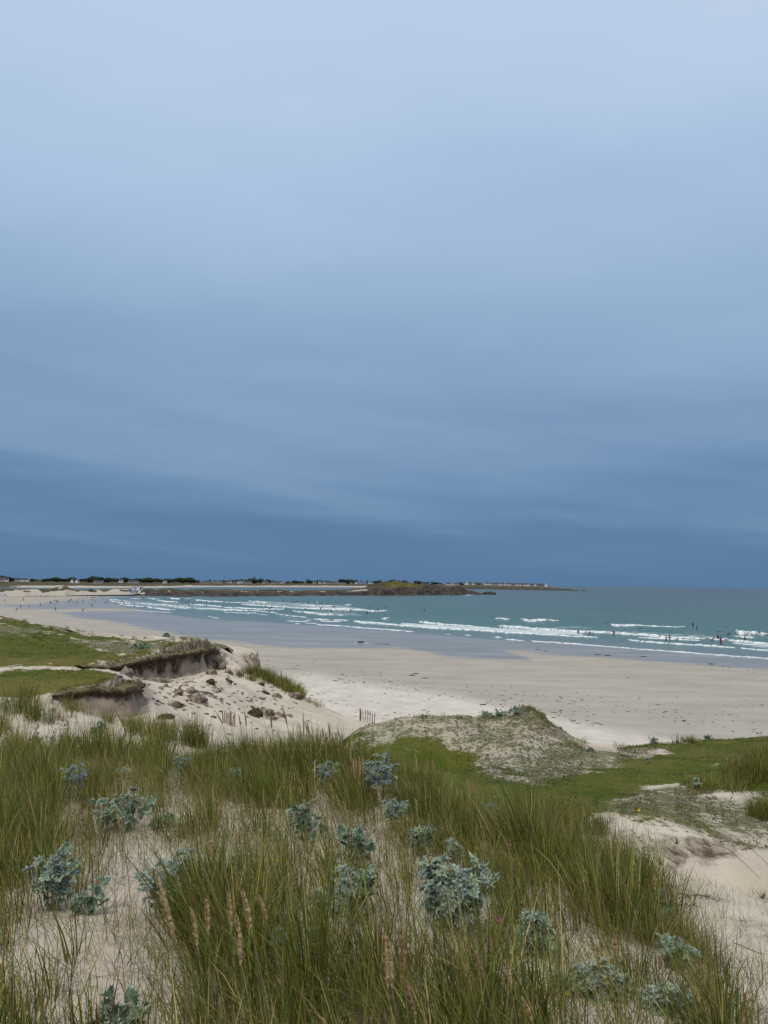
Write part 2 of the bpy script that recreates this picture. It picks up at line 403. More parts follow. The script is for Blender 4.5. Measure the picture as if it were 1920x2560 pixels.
def hit(u, v, dmin=2.0, dmax=135.0):            # where sight lines meet the dunes (nan where they miss)
    u = np.atleast_1d(np.asarray(u, float)); v = np.atleast_1d(np.asarray(v, float))
    ds = np.geomspace(dmin, dmax, 500)
    r = ray(u, v); r = r / r[:, 1:2]
    out = np.full((len(u), 3), np.nan)
    for k in range(len(u)):
        p = CAM + ds[:, None] * r[k]
        b = p[:, 2] - gz(p[:, 0], p[:, 1])
        i = np.nonzero(b < 0)[0]
        if len(i) == 0: continue
        i = i[0]
        if i == 0: out[k] = p[0]; continue
        t = b[i - 1] / (b[i - 1] - b[i]); out[k] = p[i - 1] + (p[i] - p[i - 1]) * t
        out[k, 2] = gz(out[k, 0], out[k, 1])
    return out
# where things grow: photo outlines with a distance range -> ground masks that stay with the ground
TURF = [ # polygon, softness, strength, dmin, dmax
 ([(840,1850),(960,1850),(1130,1885),(1250,1935),(1330,1985),(1180,1990),(1000,1930)],22,0.95,14,40),
 ([(1190,2000),(1330,1975),(1480,1930),(1640,1888),(1760,1850),(1930,1828),(2300,1800),(2300,1880),(1900,1900),(1720,1940),(1560,1985),(1480,2018),(1350,2035),(1210,2030)],14,1.0,12,45),
 ([(1560,1860),(1800,1845),(1900,1840),(1900,1850),(1700,1875)],8,0.7,20,45),
 ([(1480,2008),(1620,2000),(1740,2030),(1800,2080),(1700,2068),(1560,2045)],14,0.38,12,30),
 ([(1700,1950),(1800,1900),(1930,1870),(2300,1860),(2300,2000),(1920,1985),(1800,1975)],12,1.0,12,40),
 ([(-300,1580),(40,1590),(150,1590),(210,1620),(300,1640),(500,1615),(530,1622),(420,1640),(330,1655),(290,1666),(0,1660),(-300,1660)],8,1.0,50,140),
 ([(-300,1680),(0,1682),(120,1668),(290,1690),(345,1705),(340,1724),(250,1722),(130,1733),(40,1735),(-300,1740)],8,1.0,38,56),
 ([(-300,1540),(0,1546),(80,1560),(200,1585),(300,1598),(200,1600),(100,1572),(0,1560)],6,0.8,60,140),
 ([(300,1600),(450,1606),(540,1616),(500,1616),(380,1606)],5,0.8,60,140),
]
SPOT = [
 ([(1380,1840),(1500,1862),(1640,1858),(1660,1880),(1480,1940),(1330,1985),(1300,1930)],14,0.85,14,45),
 ([(1690,1985),(1930,1975),(2300,1960),(2300,2110),(1930,2120),(1780,2075)],18,0.72,8,30),
 ([(800,1850),(900,1790),(1100,1760),(1240,1740),(1330,1720),(1420,1820),(1500,1868),(1400,1930),(1340,1985),(1230,1960),(1050,1900)],12,0.66,14,45),
 ([(1200,2030),(1500,2040),(1700,2075),(1930,2150),(1930,2110),(1800,2090),(1750,2000),(1880,1990),(1930,2100),(2300,2100),(2300,1960),(1700,1940),(1300,2030)],18,0.85,10,30),
 ([(1280,2050),(1600,2050),(1660,2110),(1620,2200),(1500,2260),(1380,2180)],22,0.55,7,16),
 ([(1500,2230),(1650,2200),(1800,2250),(1750,2290)],14,0.5,6,12),
 ([(-300,1560),(60,1560),(200,1600),(420,1605),(520,1610),(300,1640),(180,1622),(60,1596),(-300,1590)],8,0.95,60,140),
 ([(280,1640),(420,1620),(520,1618),(420,1642),(340,1650)],6,0.7,55,90),
 ([(230,1672),(300,1690),(230,1705),(150,1680)],8,0.5,44,58),
 ([(0,1760),(120,1770),(260,1800),(300,1880),(0,1900)],20,0.35,12,24),
]
SOIL = [
 ([(1640,2085),(1800,2080),(1930,2120),(1930,2160),(1720,2150),(1700,2190),(1640,2130)],22,0.52,10,15),
 ([(1830,2290),(1930,2270),(1930,2360),(1850,2350)],16,0.34,5.5,9),
 ([(1290,1730),(1340,1750),(1425,1845),(1380,1850),(1280,1800)],8,0.62,24,40),
 ([(420,1604),(530,1610),(548,1626),(520,1622),(430,1618)],3,0.9,60,95),
 ([(0,1540),(60,1555),(150,1575),(150,1580),(40,1566),(20,1560)],3,0.9,80,140),
 ([(540,1618),(600,1650),(640,1690),(590,1680),(550,1650)],10,0.45,60,90),
 ([(350,1690),(430,1670),(545,1660),(560,1690),(430,1700),(360,1720)],14,0.42,45,75),
 ([(300,1690),(420,1660),(560,1650),(660,1700),(760,1760),(700,1810),(500,1760),(350,1790)],30,0.20,40,80),
]
def mask(tab, u, v, d, x, y, seed, warp=14):
    w = fbm(x / 0.9, y / 0.9, 0, 3, seed)
    m = np.zeros(u.shape)
    for poly, soft, st, d0, d1 in tab:
        poly = np.array(poly, float)
        sel = (d >= d0) & (d <= d1) & (u > poly[:, 0].min() - 3 * soft) & (u < poly[:, 0].max() + 3 * soft) & (v > poly[:, 1].min() - 3 * soft) & (v < poly[:, 1].max() + 3 * soft)
        if not sel.any(): continue
        s = in_poly(u[sel], v[sel], poly) + (soft * 0.5 if tab is TURF else 0); soft = soft * 1.5
        m[sel] = np.maximum(m[sel], st * sstep(-soft, soft, s + w[sel] * soft * 1.3))
    return m
DRYT = [([(-300,1704),(0,1704),(150,1696),(300,1704),(345,1712),(340,1724),(250,1722),(130,1733),(40,1740),(-300,1745)],10,.9,38,56),
 ([(-300,1642),(0,1645),(200,1648),(330,1640),(420,1628),(330,1655),(290,1666),(0,1662),(-300,1662)],8,.8,50,90),
 ([(1290,1730),(1340,1750),(1425,1845),(1380,1850),(1280,1800)],8,.8,24,40),
 ([(1500,1900),(1700,1880),(1900,1860),(1900,1880),(1600,1930)],20,.35,15,45)]
pv = np.stack([TX, TY, TZ], -1).reshape(-1, 3)
pu, pvv, pd = proj(pv)
m_turf = mask(TURF, pu, pvv, pd, pv[:, 0], pv[:, 1], 21)
m_spot = mask(SPOT, pu, pvv, pd, pv[:, 0], pv[:, 1], 22)
gzy, gzx = np.gradient(TZ); gy_, gx_ = np.hypot(np.gradient(TX)[0], np.gradient(TY)[0]), np.hypot(np.gradient(TX)[1], np.gradient(TY)[1])
steep = sstep(0.75, 1.3, np.hypot(gzy / gy_, gzx / gx_)).ravel()
m_turf = m_turf * (1 - steep); m_spot = m_spot * (1 - steep)
m_dry = mask(DRYT, pu, pvv, pd, pv[:, 0], pv[:, 1], 25)
m_soil = mask(SOIL, pu, pvv, pd, pv[:, 0], pv[:, 1], 23)
def look(m, x, y):
    M_ = m.reshape(NR, NA)
    r = np.hypot(x, y + 3.2); a = np.arctan2(x, y + 3.2)
    i = np.clip((np.log(np.maximum(r, 2.5) / 2.5) / math.log(60)) * (NR - 1), 0, NR - 1).astype(int)
    j = np.clip((a - ang[0]) / (ang[-1] - ang[0]) * (NA - 1), 0, NA - 1).astype(int)
    return M_[i, j]

SAND_A, SAND_B = (0.60, 0.525, 0.425), (0.50, 0.43, 0.34)
def dune_material():
    m = Mat('dune_sand', 0.95, 0.1)
    at = m.sepc(m.attr('growth').outputs['Color'])
    sand = m.mix(m.rng(m.noise(0.55, 5), 0.35, 0.65), SAND_A, SAND_B)
    sand = m.mix(m.rng(m.noise(38, 3, 0.7), 0.52, 0.75, 0, 0.45), sand, (0.27, 0.22, 0.17))
    sand = m.mix(m.ma('MULTIPLY', m.rng(at[1], 0.2, 0.7), 0.75), sand, m.mix(m.noise(3.0, 5, .7), (0.44, 0.385, 0.30), (0.30, 0.265, 0.195)))
    soil = m.mix(m.rng(m.noise(5, 5, 0.65, (1, 1, 0.35)), 0.38, 0.62), (0.33, 0.26, 0.20), (0.10, 0.068, 0.047))
    soil_f = m.rng(m.ma('ADD', at[2], m.ma('MULTIPLY', m.ma('SUBTRACT', m.noise(2.2, 5, 0.65), 0.5), 1.3)), 0.30, 0.62)
    c = m.mix(soil_f, sand, soil)
    patches = m.noise(6.5, 6, 0.72)
    sp = m.rng(m.ma('ADD', m.ma('ADD', m.ma('MULTIPLY', at[1], 0.45), m.ma('SUBTRACT', patches, 0.5)), m.ma('MULTIPLY', m.ma('SUBTRACT', m.noise(1.1, 4), 0.5), 0.55)), 0.24, 0.34)
    sp = m.ma('MULTIPLY', sp, m.rng(at[1], 0.03, 0.2))
    green = m.mix(m.rng(m.noise(11, 3), 0.35, 0.65), (0.100, 0.108, 0.048), (0.20, 0.178, 0.105))
    c = m.mix(sp, c, green)
    tp = m.rng(m.ma('ADD', at[0], m.ma('MULTIPLY', m.ma('SUBTRACT', m.noise(4.5, 7, 0.78), 0.5), 2.2)), 0.28, 0.58)
    tc_ = m.mix(m.rng(m.noise(0.6, 7, 0.75), 0.40, 0.60), (0.068, 0.094, 0.010), (0.122, 0.118, 0.024))
    tc_ = m.mix(m.rng(m.noise(14, 3, 0.7), 0.4, 0.7, 0, 0.6), tc_, (0.055, 0.070, 0.012))
    tc_ = m.mix(m.ma('MULTIPLY', m.attr('growth').outputs['Alpha'], 0.85), tc_, m.mix(m.noise(3, 5, .7), (0.205, 0.160, 0.050), (0.120, 0.105, 0.034)))
    c = m.mix(tp, c, tc_)
    m.col(c)
    m.bump(m.ma('ADD', m.noise(7, 5, 0.7), m.ma('MULTIPLY', m.noise(60, 2), 0.25)), 0.55, 0.09)
    return m.m
MAT_DUNE = dune_material()
tag(mesh('dunes', pv, grid_faces(NR, NA), MAT_DUNE, attrs={'growth': np.stack([m_turf, m_spot, np.maximum(m_soil, steep * .6 * (pd > 35)), m_dry], -1)}), kind='structure')

# ------------------------------------------------------------------ beach
SHORE = [(2600,1715),(2300,1686),(1920,1647),(1640,1625),(1420,1609),(1240,1600),(1100,1588),(950,1577),(800,1566),(660,1556),(520,1549),(400,1535),(300,1514),(266,1502),(272,1495),(300,1490.5),(352,1488.5)]
sp_ = np.array(SHORE, float); shore = G(sp_[:, 0], sp_[:, 1], 0.0)[:, :2]
land_poly = np.concatenate([shore, np.array([[-230, 900], [-900, 1000], [-900, -200], [900, -200], [900, 60]])])
def beach_z(x, y):
    s = in_poly(x, y, land_poly)
    return np.where(s > 0, 1.5 * (1 - np.exp(-s / 75.0)), np.maximum(s * 0.02, -6)) - drop(x, y), s
nb_a, nb_r = 560, 520
ba = np.linspace(math.radians(-44), math.radians(44), nb_a); br = 40 * (1000 / 40) ** np.linspace(0, 1, nb_r)
BA, BR = np.meshgrid(ba, br); bx = (BR * np.sin(BA)).ravel(); by = (BR * np.cos(BA)).ravel()
bz, bs = beach_z(bx, by)
bz = bz + fbm(bx / 9, by / 9, 0, 3, 31) * 0.05 * np.clip(bs / 25, 0, 1) + fbm(bx / 1.6, by / 1.6, 0, 3, 33) * 0.04 * np.clip((bs - 45) / 20, 0, 1)
bp = np.stack([bx, by, bz], -1); bu, bv, bd = proj(bp)
WET = [(-400,1514),(0,1517),(90,1525),(155,1534),(193,1545),(270,1552),(328,1562),(358,1570),(425,1580),(500,1597),(577,1601),(674,1613),(770,1622),(886,1620),(982,1618),(1020,1621),(1075,1632),(1120,1641),(1180,1646),(1256,1650),(1330,1653),(1310,1642),(1262,1628),(1300,1628),(1360,1634),(1500,1641),(1720,1658),(1920,1676),(2600,1740),
       (2600,1480),(262,1480),(240,1494),(200,1499),(150,1503),(100,1509),(0,1511),(-400,1510)]
warpb = fbm(bx / 26, by / 26, 0, 4, 35)
wet = sstep(-13, 10, in_poly(bu, bv, WET) + warpb * 5)
strip = in_poly(bu, bv, [(60,1524),(220,1520),(420,1524),(420,1527),(200,1530),(120,1533)])   # a drier bar that crosses the wet flat
wet = wet * (1 - 0.75 * sstep(-2, 3, strip + warpb * 2))
DRY = [(480,1600),(545,1632),(616,1668),(770,1682),(886,1706),(1000,1722),(1140,1742),(1290,1772),(1388,1792),(1500,1818),(1665,1845),(1920,1870),(2600,1900),(2600,2300),(400,2300)]
dry = sstep(-16, 16, in_poly(bu, bv, DRY) + warpb * 16)
far_dry = sstep(560, 700, by) * sstep(60, 130, bs)
dry = np.maximum(dry, far_dry)
def beach_material():
    m = Mat('beach_sand', 0.9, 0.25)
    at = m.sepc(m.attr('moist').outputs['Color'])
    streak = m.noise(0.22, 5, 0.6, (0.35, 1.0, 1))
    damp = m.mix(m.rng(streak, 0.3, 0.7), (0.425, 0.382, 0.322), (0.345, 0.312, 0.262))
    dryc = m.mix(m.rng(m.noise(0.5, 5), 0.35, 0.65), (0.61, 0.555, 0.485), (0.52, 0.468, 0.40))
    c = m.mix(at[1], damp, dryc)
    # wrack and footprints as darker crumbs
    crumbs = m.rng(m.noise(1.5, 6, 0.72, (0.55, 1.0, 1)), 0.60, 0.70, 0, 0.42)
    c = m.mix(m.ma('MULTIPLY', crumbs, m.ma('SUBTRACT', 1.0, at[0], True)), c, (0.19, 0.165, 0.13))
    wetf = m.rng(m.ma('ADD', at[0], m.ma('MULTIPLY', m.ma('SUBTRACT', m.noise(0.12, 5, 0.6, (0.3, 1, 1)), 0.5), 1.3)), 0.18, 0.92)
    wc = m.mix(m.rng(m.noise(0.16, 5, 0.65, (0.22, 1.0, 1)), 0.42, 0.66), (0.225, 0.214, 0.192), (0.305, 0.290, 0.262))
    c = m.mix(wetf, c, wc)
    m.col(c)
    m.l(m.rng(wetf, 0, 1, 0.95, 0.30), m.p.inputs['Roughness'])
    m.l(m.rng(wetf, 0, 1, 0.08, 0.34), m.p.inputs['Specular IOR Level'])
    m.bump(m.noise(1.3, 5, 0.65), 0.30, 0.06)
    b = [n for n in m.t.nodes if n.type == 'BUMP'][0]
    m.l(m.rng(wetf, 0, 1, 0.5, 0.02), b.inputs['Strength'])
    return m.m
tag(mesh('beach', bp, grid_faces(nb_r, nb_a), beach_material(), attrs={'moist': np.stack([wet, dry, wet * 0], -1)}), kind='structure')

# ------------------------------------------------------------------ sea
ns_a = 640
sa = np.linspace(math.radians(-38), math.radians(44), ns_a)
sr = np.concatenate([100 * (1500 / 100) ** np.linspace(0, 1, 640), 1500 * (60000 / 1500) ** np.linspace(0, 1, 110)[1:]])
SA, SR = np.meshgrid(sa, sr); sx = (SR * np.sin(SA)).ravel(); sy = (SR * np.cos(SA)).ravel()
ss = -in_poly(sx, sy, land_poly)                # metres out from the shoreline
def swell_h(x, y, s):
    amp = 0.50 * sstep(15, 60, s) * np.exp(-np.maximum(s - 60, 0) / 420)
    ph = s + fbm(x / 60, y / 60, 0, 3, 41) * 16
    rd = np.power(0.5 + 0.5 * np.sin(ph * 2 * math.pi / 30.0), 3.0)
    return amp * rd * (0.35 + 1.3 * np.clip(0.5 + fbm(x / 45, y / 45, 0, 3, 43), 0, 1))
def sea_h(x, y):
    x = np.asarray(x, float); y = np.asarray(y, float)
    return swell_h(x, y, -in_poly(x.ravel(), y.ravel(), land_poly).reshape(x.shape))
swell = swell_h(sx, sy, ss)
sz = swell + fbm(sx / 3.0, sy / 1.6, 0, 3, 45) * 0.05 * np.exp(-SR.ravel() / 500) * sstep(4, 30, ss) - drop(sx, sy)
spt = np.stack([sx, sy, sz], -1); su, sv, sdp = proj(spt)
LACE = [ # outlines of churned water: photo polygon, softness, strength
 ([(1000,1556),(1180,1566),(1440,1578),(1470,1590),(1260,1582),(1000,1566)],3,0.9),
 ([(1440,1572),(1600,1578),(1800,1590),(1800,1600),(1600,1590),(1440,1582)],3,0.6),
 ([(1360,1568),(1440,1564),(1500,1572),(1380,1572)],2,0.6),
 ([(1700,1576),(1830,1582),(1830,1590),(1720,1588)],3,0.45),
 ([(1520,1562),(1720,1562),(1720,1568),(1540,1568)],3,0.5),
 ([(1830,1600),(1930,1604),(1930,1626),(1830,1612)],3,0.6),
 ([(1290,1545),(1400,1550),(1380,1556),(1300,1554)],2,0.5),
 ([(640,1500),(860,1512),(940,1526),(860,1530),(720,1522),(640,1514)],3,0.65),
 ([(720,1526),(880,1530),(920,1540),(800,1540)],2,0.6),
 ([(690,1536),(860,1548),(880,1556),(760,1556),(700,1550)],3,0.5),
 ([(270,1495),(330,1500),(460,1508),(620,1518),(620,1532),(460,1524),(330,1516)],3,0.6),
 ([(880,1550),(1010,1560),(1010,1566),(900,1560)],2,0.8),
 ([(1560,1605),(1840,1616),(1920,1628),(1900,1636),(1600,1616)],4,0.35),
 ([(1120,1480),(1180,1483),(1250,1486),(1180,1488)],1.5,0.5),
 ([(1090,1494),(1170,1496),(1150,1500)],2,0.35),
]
lace = np.zeros(len(sx))
near = SR.ravel() < 1400
for poly, soft, st in LACE:
    lace[near] = np.maximum(lace[near], st * sstep(-soft, soft, in_poly(su[near], sv[near], poly)))
shallow = np.exp(-np.maximum(ss, 0) / 30.0)     # thin wash over sand next to the shoreline
mid = np.exp(-np.maximum(ss - 40, 0) / 380.0)
def sea_material():
    m = Mat('sea_water', 0.22, 0.5)
    at = m.sepc(m.attr('wash').outputs['Color'])
    deep = m.mix(m.rng(m.noise(0.012, 4, 0.5, (0.25, 1, 1)), 0.3, 0.7), (0.052, 0.066, 0.064), (0.066, 0.080, 0.076))
    teal = m.mix(m.rng(m.noise(0.03, 4, 0.55, (0.3, 1, 1)), 0.3, 0.7), (0.042, 0.116, 0.090), (0.060, 0.146, 0.112))
    c = m.mix(at[1], deep, teal)
    c = m.mix(m.ma('MULTIPLY', at[0], 0.85), c, (0.165, 0.185, 0.185))
    lc = m.ma('ADD', m.ma('MULTIPLY', at[2], 0.55), m.ma('SUBTRACT', m.noise(0.55, 6, 0.68, (0.45, 1, 1)), 0.5))
    lf = m.ma('MULTIPLY', m.rng(lc, 0.30, 0.46), m.rng(at[2], 0.02, 0.2))
    c = m.mix(m.ma('MULTIPLY', lf, 0.8), c, (0.68, 0.72, 0.72))
    m.col(c)
    m.p.inputs['IOR'].default_value = 1.33; m.p.inputs['Specular IOR Level'].default_value = 0.24
    m.l(m.rng(lf, 0, 1, 0.26, 0.8), m.p.inputs['Roughness'])
    m.bump(m.noise(0.9, 6, 0.62, (0.5, 1.2, 1)), 0.75, 0.30)
    return m.m
o = mesh('sea', spt, grid_faces(len(sr), ns_a), sea_material(), attrs={'wash': np.stack([shallow * (ss > -5), mid, lace], -1)})
tag(o, kind='structure')

# white water of the breaking waves: low mounds of foam along the crests
FOAM = [
 [(1327,1602,3),(1374,1605,3.5),(1430,1609,3),(1471,1612,3),(1554,1619,3),(1640,1625,3),(1677,1628,3.5),(1754,1634,4),(1787,1636.5,4),(1851,1641,3),(1925,1646,3)],
 [(1233,1592.5,2),(1244,1593,3),(1255,1594,2)],[(1263,1598,2.5),(1290,1600,3),(1313,1601.5,2)],
 [(1180,1574.5,4),(1255,1580,4.5),(1346,1585.5,4),(1429,1590.5,3),(1496,1594,2)],
 [(1244,1564,4),(1258,1565,8),(1291,1567.5,7),(1374,1573,7),(1429,1577,6),(1513,1580.5,6),(1600,1586,7),(1677,1592.5,6),(1725,1594,6),(1764,1597,2)],
 [(1593,1593,2),(1620,1595.5,4),(1677,1597.5,4.5),(1720,1600,4),(1752,1601,2)],
 [(1567,1599,2),(1580,1601,5),(1640,1605,4.5),(1677,1608,4.5),(1754,1612.5,4.5),(1839,1619,4)],[(1850,1620,3),(1890,1623,4),(1930,1626.5,4)],
 [(1772,1596.5,3),(1800,1598,6),(1839,1601.5,8),(1880,1605,7),(1930,1610.5,7)],[(1829,1608,2),(1870,1611,3.5),(1930,1616,3)],
 [(1836,1578,3),(1848,1581,10),(1868,1583,10),(1890,1584,10),(1910,1585,8),(1920,1586,3)],[(1831,1590,2),(1850,1592,6),(1875,1594,7),(1889,1594,4)],
 [(1237,1547,1.5),(1252,1548,3),(1268,1549,5),(1276,1549,2)],[(1300,1548.5,2),(1313,1550,5),(1330,1551.5,7),(1346,1551,6),(1370,1552.5,3.5),(1398,1554.5,1.5)],
 [(1526,1563,3),(1545,1564.5,6),(1568,1565,5),(1600,1565.5,4.5),(1640,1566,4),(1712,1567,1.5)],
 [(881,1553,3),(945,1557.5,3),(1000,1563,3.5),(1111,1571.5,4),(1180,1575,4)],[(1046,1554,3),(1060,1556,6),(1105,1560,5),(1150,1563,3.5),(1226,1569,2)],
 [(953,1546,2),(962,1546.5,5),(976,1546.5,2)],[(789,1561,2),(841,1563.5,3),(905,1569,3),(1000,1576,3.5),(1036,1579,2)],
 [(1114,1584.5,1.5),(1127,1585.5,2)],[(1160,1587,2),(1178,1588.5,2)],
 [(730,1527,2),(772,1532,4),(812,1536,5),(837,1537,3)],[(841,1538,2),(850,1538.5,3.5),(860,1539,2)],
 [(600,1510.5,3),(666,1514.5,3.5),(719,1518,3.5),(799,1521,4),(878,1525.6,5),(923,1528,6),(950,1527,4),(972,1525.6,1.5)],
 [(746,1512,2.5),(785,1514.5,4),(815,1515.5,3.5),(832,1515,2)],[(861,1512.5,2),(870,1512,4),(881,1512,2)],
 [(560,1506,2.5),(640,1507,2.5),(670,1509,1.5)],[(618,1504,2),(640,1504.5,3.5),(666,1506,2)],
 [(560,1518,3),(613,1520,3),(674,1524,3),(711,1525,2)],[(560,1525.6,3),(626,1528,3),(679,1530,2.5),(695,1532.5,1.5)],
 [(560,1530,1.3),(640,1534,1.5),(671,1538,1.2)],[(687,1536,2),(724,1540.5,3),(767,1544.5,2)],
 [(716,1551.6,1.5),(772,1554,2)],[(764,1550,2),(780,1550.3,2)],[(783,1547.6,3),(800,1548.3,3),(823,1549,1.5)],[(799,1552,2),(854,1554.5,2.3)],[(833,1550,3),(850,1551,4),(873,1551.6,2)],
 [(736,1559,1.5),(751,1559,1.5)],[(763,1558,1.5),(796,1558.5,1.5)],
 [(324,1495,1.5),(335,1496,3),(353,1497.3,2)],[(368,1495.5,1.5),(385,1496.2,2.5),(399,1497,1.5)],[(378,1498,2),(412,1503.6,3),(447,1506,2.5)],
 [(420,1495.5,2),(437,1496.3,3),(455,1497,2)],[(460,1497,1),(479,1497.2,1.2)],[(486,1501,2.5),(520,1504,3),(560,1506,3)],
 [(468,1509.6,2),(510,1512,3),(553,1516,3)],[(483,1520.5,2),(542,1524,3),(570,1525.8,3)],
 [(268,1496.6,2),(277,1501,3),(303,1506,3),(329,1509,2)],[(272,1498,2),(299,1500,2.5),(319,1502.5,1.5)],[(338,1507.5,2),(368,1509,3),(433,1514.4,3),(470,1516,1.5)],
 [(292,1508.5,2),(325,1513.5,2.5),(361,1517,2)],[(364,1517,3),(390,1520.5,4.5),(415,1523,4),(438,1525,2.5)],[(436,1519,2.5),(460,1519.5,3.5),(481,1519.6,2)],[(340,1525,1.2),(380,1528,1.3),(429,1532,1.5)],
 [(518,1541,1),(535,1543.5,2),(548,1546,1)],[(1160,1488,1),(1172,1488,2),(1182,1488,1)],[(1236,1484.5,1),(1241,1485,3),(1246,1485.5,1)],
]
def foam_mesh():
    Vs, Qs, n = [], [], 0
    K = 9
    for li, line in enumerate(FOAM):
        a = np.array(line, float)
        L = np.concatenate([[0], np.cumsum(np.hypot(np.diff(a[:, 0]), np.diff(a[:, 1])))])
        s = np.arange(0, L[-1] + 0.5, 0.55)
        u = np.interp(s, L, a[:, 0]); v = np.interp(s, L, a[:, 1]) + fbm(s / 18.0, li * 7.7, 0, 3, 51) * 1.1; th = np.interp(s, L, a[:, 2])
        th = 0.85 * th * np.clip(0.92 + 0.6 * fbm(s / 9.0, li * 3.1, 0, 4, 52), 0.35, 1.7) * np.sqrt(sstep(0, 6, s) * sstep(0, 6, L[-1] - s) + 0.02)
        c = G(u, v + th * 0.5, 0.03)
        d = c[:, 1]
        tm = th * d / F_PX                       # apparent height in metres
        h = np.minimum(0.62 * tm, 0.9); w = np.maximum((tm - h) * d / 15.0, 0.4)
        k = np.linspace(0, 1, K)
        prof = np.sin(np.pi * np.clip(k * 1.02, 0, 1)) ** 0.7 * (1.15 - 0.5 * k)
        r = c[:, None, :2] / np.linalg.norm(c[:, None, :2], axis=-1, keepdims=True)
        xy = c[:, None, :2] + r * (w[:, None] * k[None])[..., None]
        z = -0.03 + h[:, None] * prof[None] * (0.75 + 0.8 * np.clip(0.5 + fbm(xy[..., 0] / 0.8, xy[..., 1] / 0.8, li, 3, 53), 0, 1))
        xy = xy + np.stack([fbm(xy[..., 0] / 1.3, xy[..., 1] / 1.3, 5, 3, 54), fbm(xy[..., 0] / 1.3, xy[..., 1] / 1.3, 9, 3, 55)], -1) * 0.35 * np.minimum(w, 3)[:, None, None]
        z[:, 0] = -0.15; z[:, -1] = -0.15
        z = z + 0.05 + sea_h(xy[..., 0], xy[..., 1]) - drop(xy[..., 0], xy[..., 1])
        Vs.append(np.concatenate([xy, z[..., None]], -1).reshape(-1, 3)); Qs.append(grid_faces(len(s), K) + n); n += len(s) * K
    m = Mat('foam', 0.75, 0.3)
    f = m.noise(1.1, 5, 0.7)
    m.col(m.mix(m.rng(f, 0.30, 0.62), (0.60, 0.66, 0.67), (0.84, 0.86, 0.86)))
    m.bump(f, 0.8, 0.3)
    o = mesh('surf_foam', np.concatenate(Vs), np.concatenate(Qs), m.m)
    tag(o, 'white foam of the breaking waves lying in long lines along the bay', 'foam', kind='stuff')
foam_mesh()
# ------------------------------------------------------------------ far land
def land_mesh(name, V, nr, nc, mat, attrs=None):
    return tag(mesh(name, V, grid_faces(nr, nc), mat, attrs=attrs), kind='structure')
def headland_material(name):
    m = Mat(name, 0.95, 0.15)
    at = m.sepc(m.attr('cover').outputs['Color'])
    rock = m.mix(m.rng(m.noise(0.16, 6, 0.7), 0.36, 0.64), (0.016, 0.015, 0.018), (0.105, 0.080, 0.062))
    heath = m.mix(m.rng(m.noise(0.05, 5, 0.6), 0.35, 0.65), (0.058, 0.054, 0.030), (0.112, 0.090, 0.050))
    hill = m.mix(m.rng(m.noise(0.11, 5, 0.65), 0.35, 0.65), (0.085, 0.085, 0.022), (0.155, 0.118, 0.040))
    c = m.mix(m.rng(m.ma('ADD', at[0], m.ma('MULTIPLY', m.ma('SUBTRACT', m.noise(0.10, 5, 0.7), 0.5), 1.5)), 0.35, 0.60), heath, rock)
    c = m.mix(at[2], c, hill)
    sandf = m.rng(m.ma('ADD', at[1], m.ma('MULTIPLY', m.ma('SUBTRACT', m.noise(0.07, 5, 0.7, (1, 1, 2)), 0.5), 1.0)), 0.40, 0.60)
    c = m.mix(sandf, c, m.mix(m.noise(0.2, 4), (0.40, 0.345, 0.275), (0.52, 0.46, 0.38)))
    m.col(c); m.bump(m.noise(0.35, 6, 0.7), 0.9, 1.2)
    return m.m
MAT_HEAD = headland_material('heath_and_rock')
def ridge(name, prof, z0, depth, k_front, rough, cover, seed, n=520, K=30):
    """a land strip whose front foot and skyline follow outlines; prof rows: u, v_foot, v_top"""
    a = np.array(prof, float)
    u = np.linspace(a[0, 0], a[-1, 0], n)
    vf = np.interp(u, a[:, 0], a[:, 1]); vt = np.interp(u, a[:, 0], a[:, 2])
    base = G(u, vf, z0)
    d = base[:, 1]; top = P(u, vt, d + depth * 0.45)
    H = np.maximum(top[:, 2] - base[:, 2], 0.2)
    rdir = base[:, :2] / np.linalg.norm(base[:, :2], axis=1, keepdims=True)
    k = np.linspace(0, 1, K)
    prof_z = np.interp(k, [0, 0.03, 0.10, 0.28, 0.45, 0.7, 1.0], [-0.12, 0.05, k_front, k_front + (1 - k_front) * 0.62, 1.0, 0.75, -0.3])
    xy = base[:, None, :2] + rdir[:, None] * (k[None] * depth)[..., None]
    x, y = xy[..., 0], xy[..., 1]
    nz = fbm(x / 16, y / 16, 0, 5, seed, 0.6)
    z = base[:, 2:3] + H[:, None] * prof_z[None] + nz * rough * H[:, None] * np.clip(prof_z, 0, 1)[None] * np.clip((1 - k) * 3, 0, 1)[None]
    off = fbm(x / 10, y / 10, 3, 4, seed + 5) * rough * 8
    x = x + rdir[:, 0:1] * off; y = y + rdir[:, 1:2] * off
    V = np.stack([x, y, z], -1).reshape(-1, 3)
    uu = np.repeat(u, K); kk = np.tile(k, n)
    hz = ((z - base[:, 2:3]) / H[:, None]).reshape(-1)
    return land_mesh(name, V, n, K, MAT_HEAD, {'cover': cover(uu, kk, hz, np.repeat(H, K))}), base
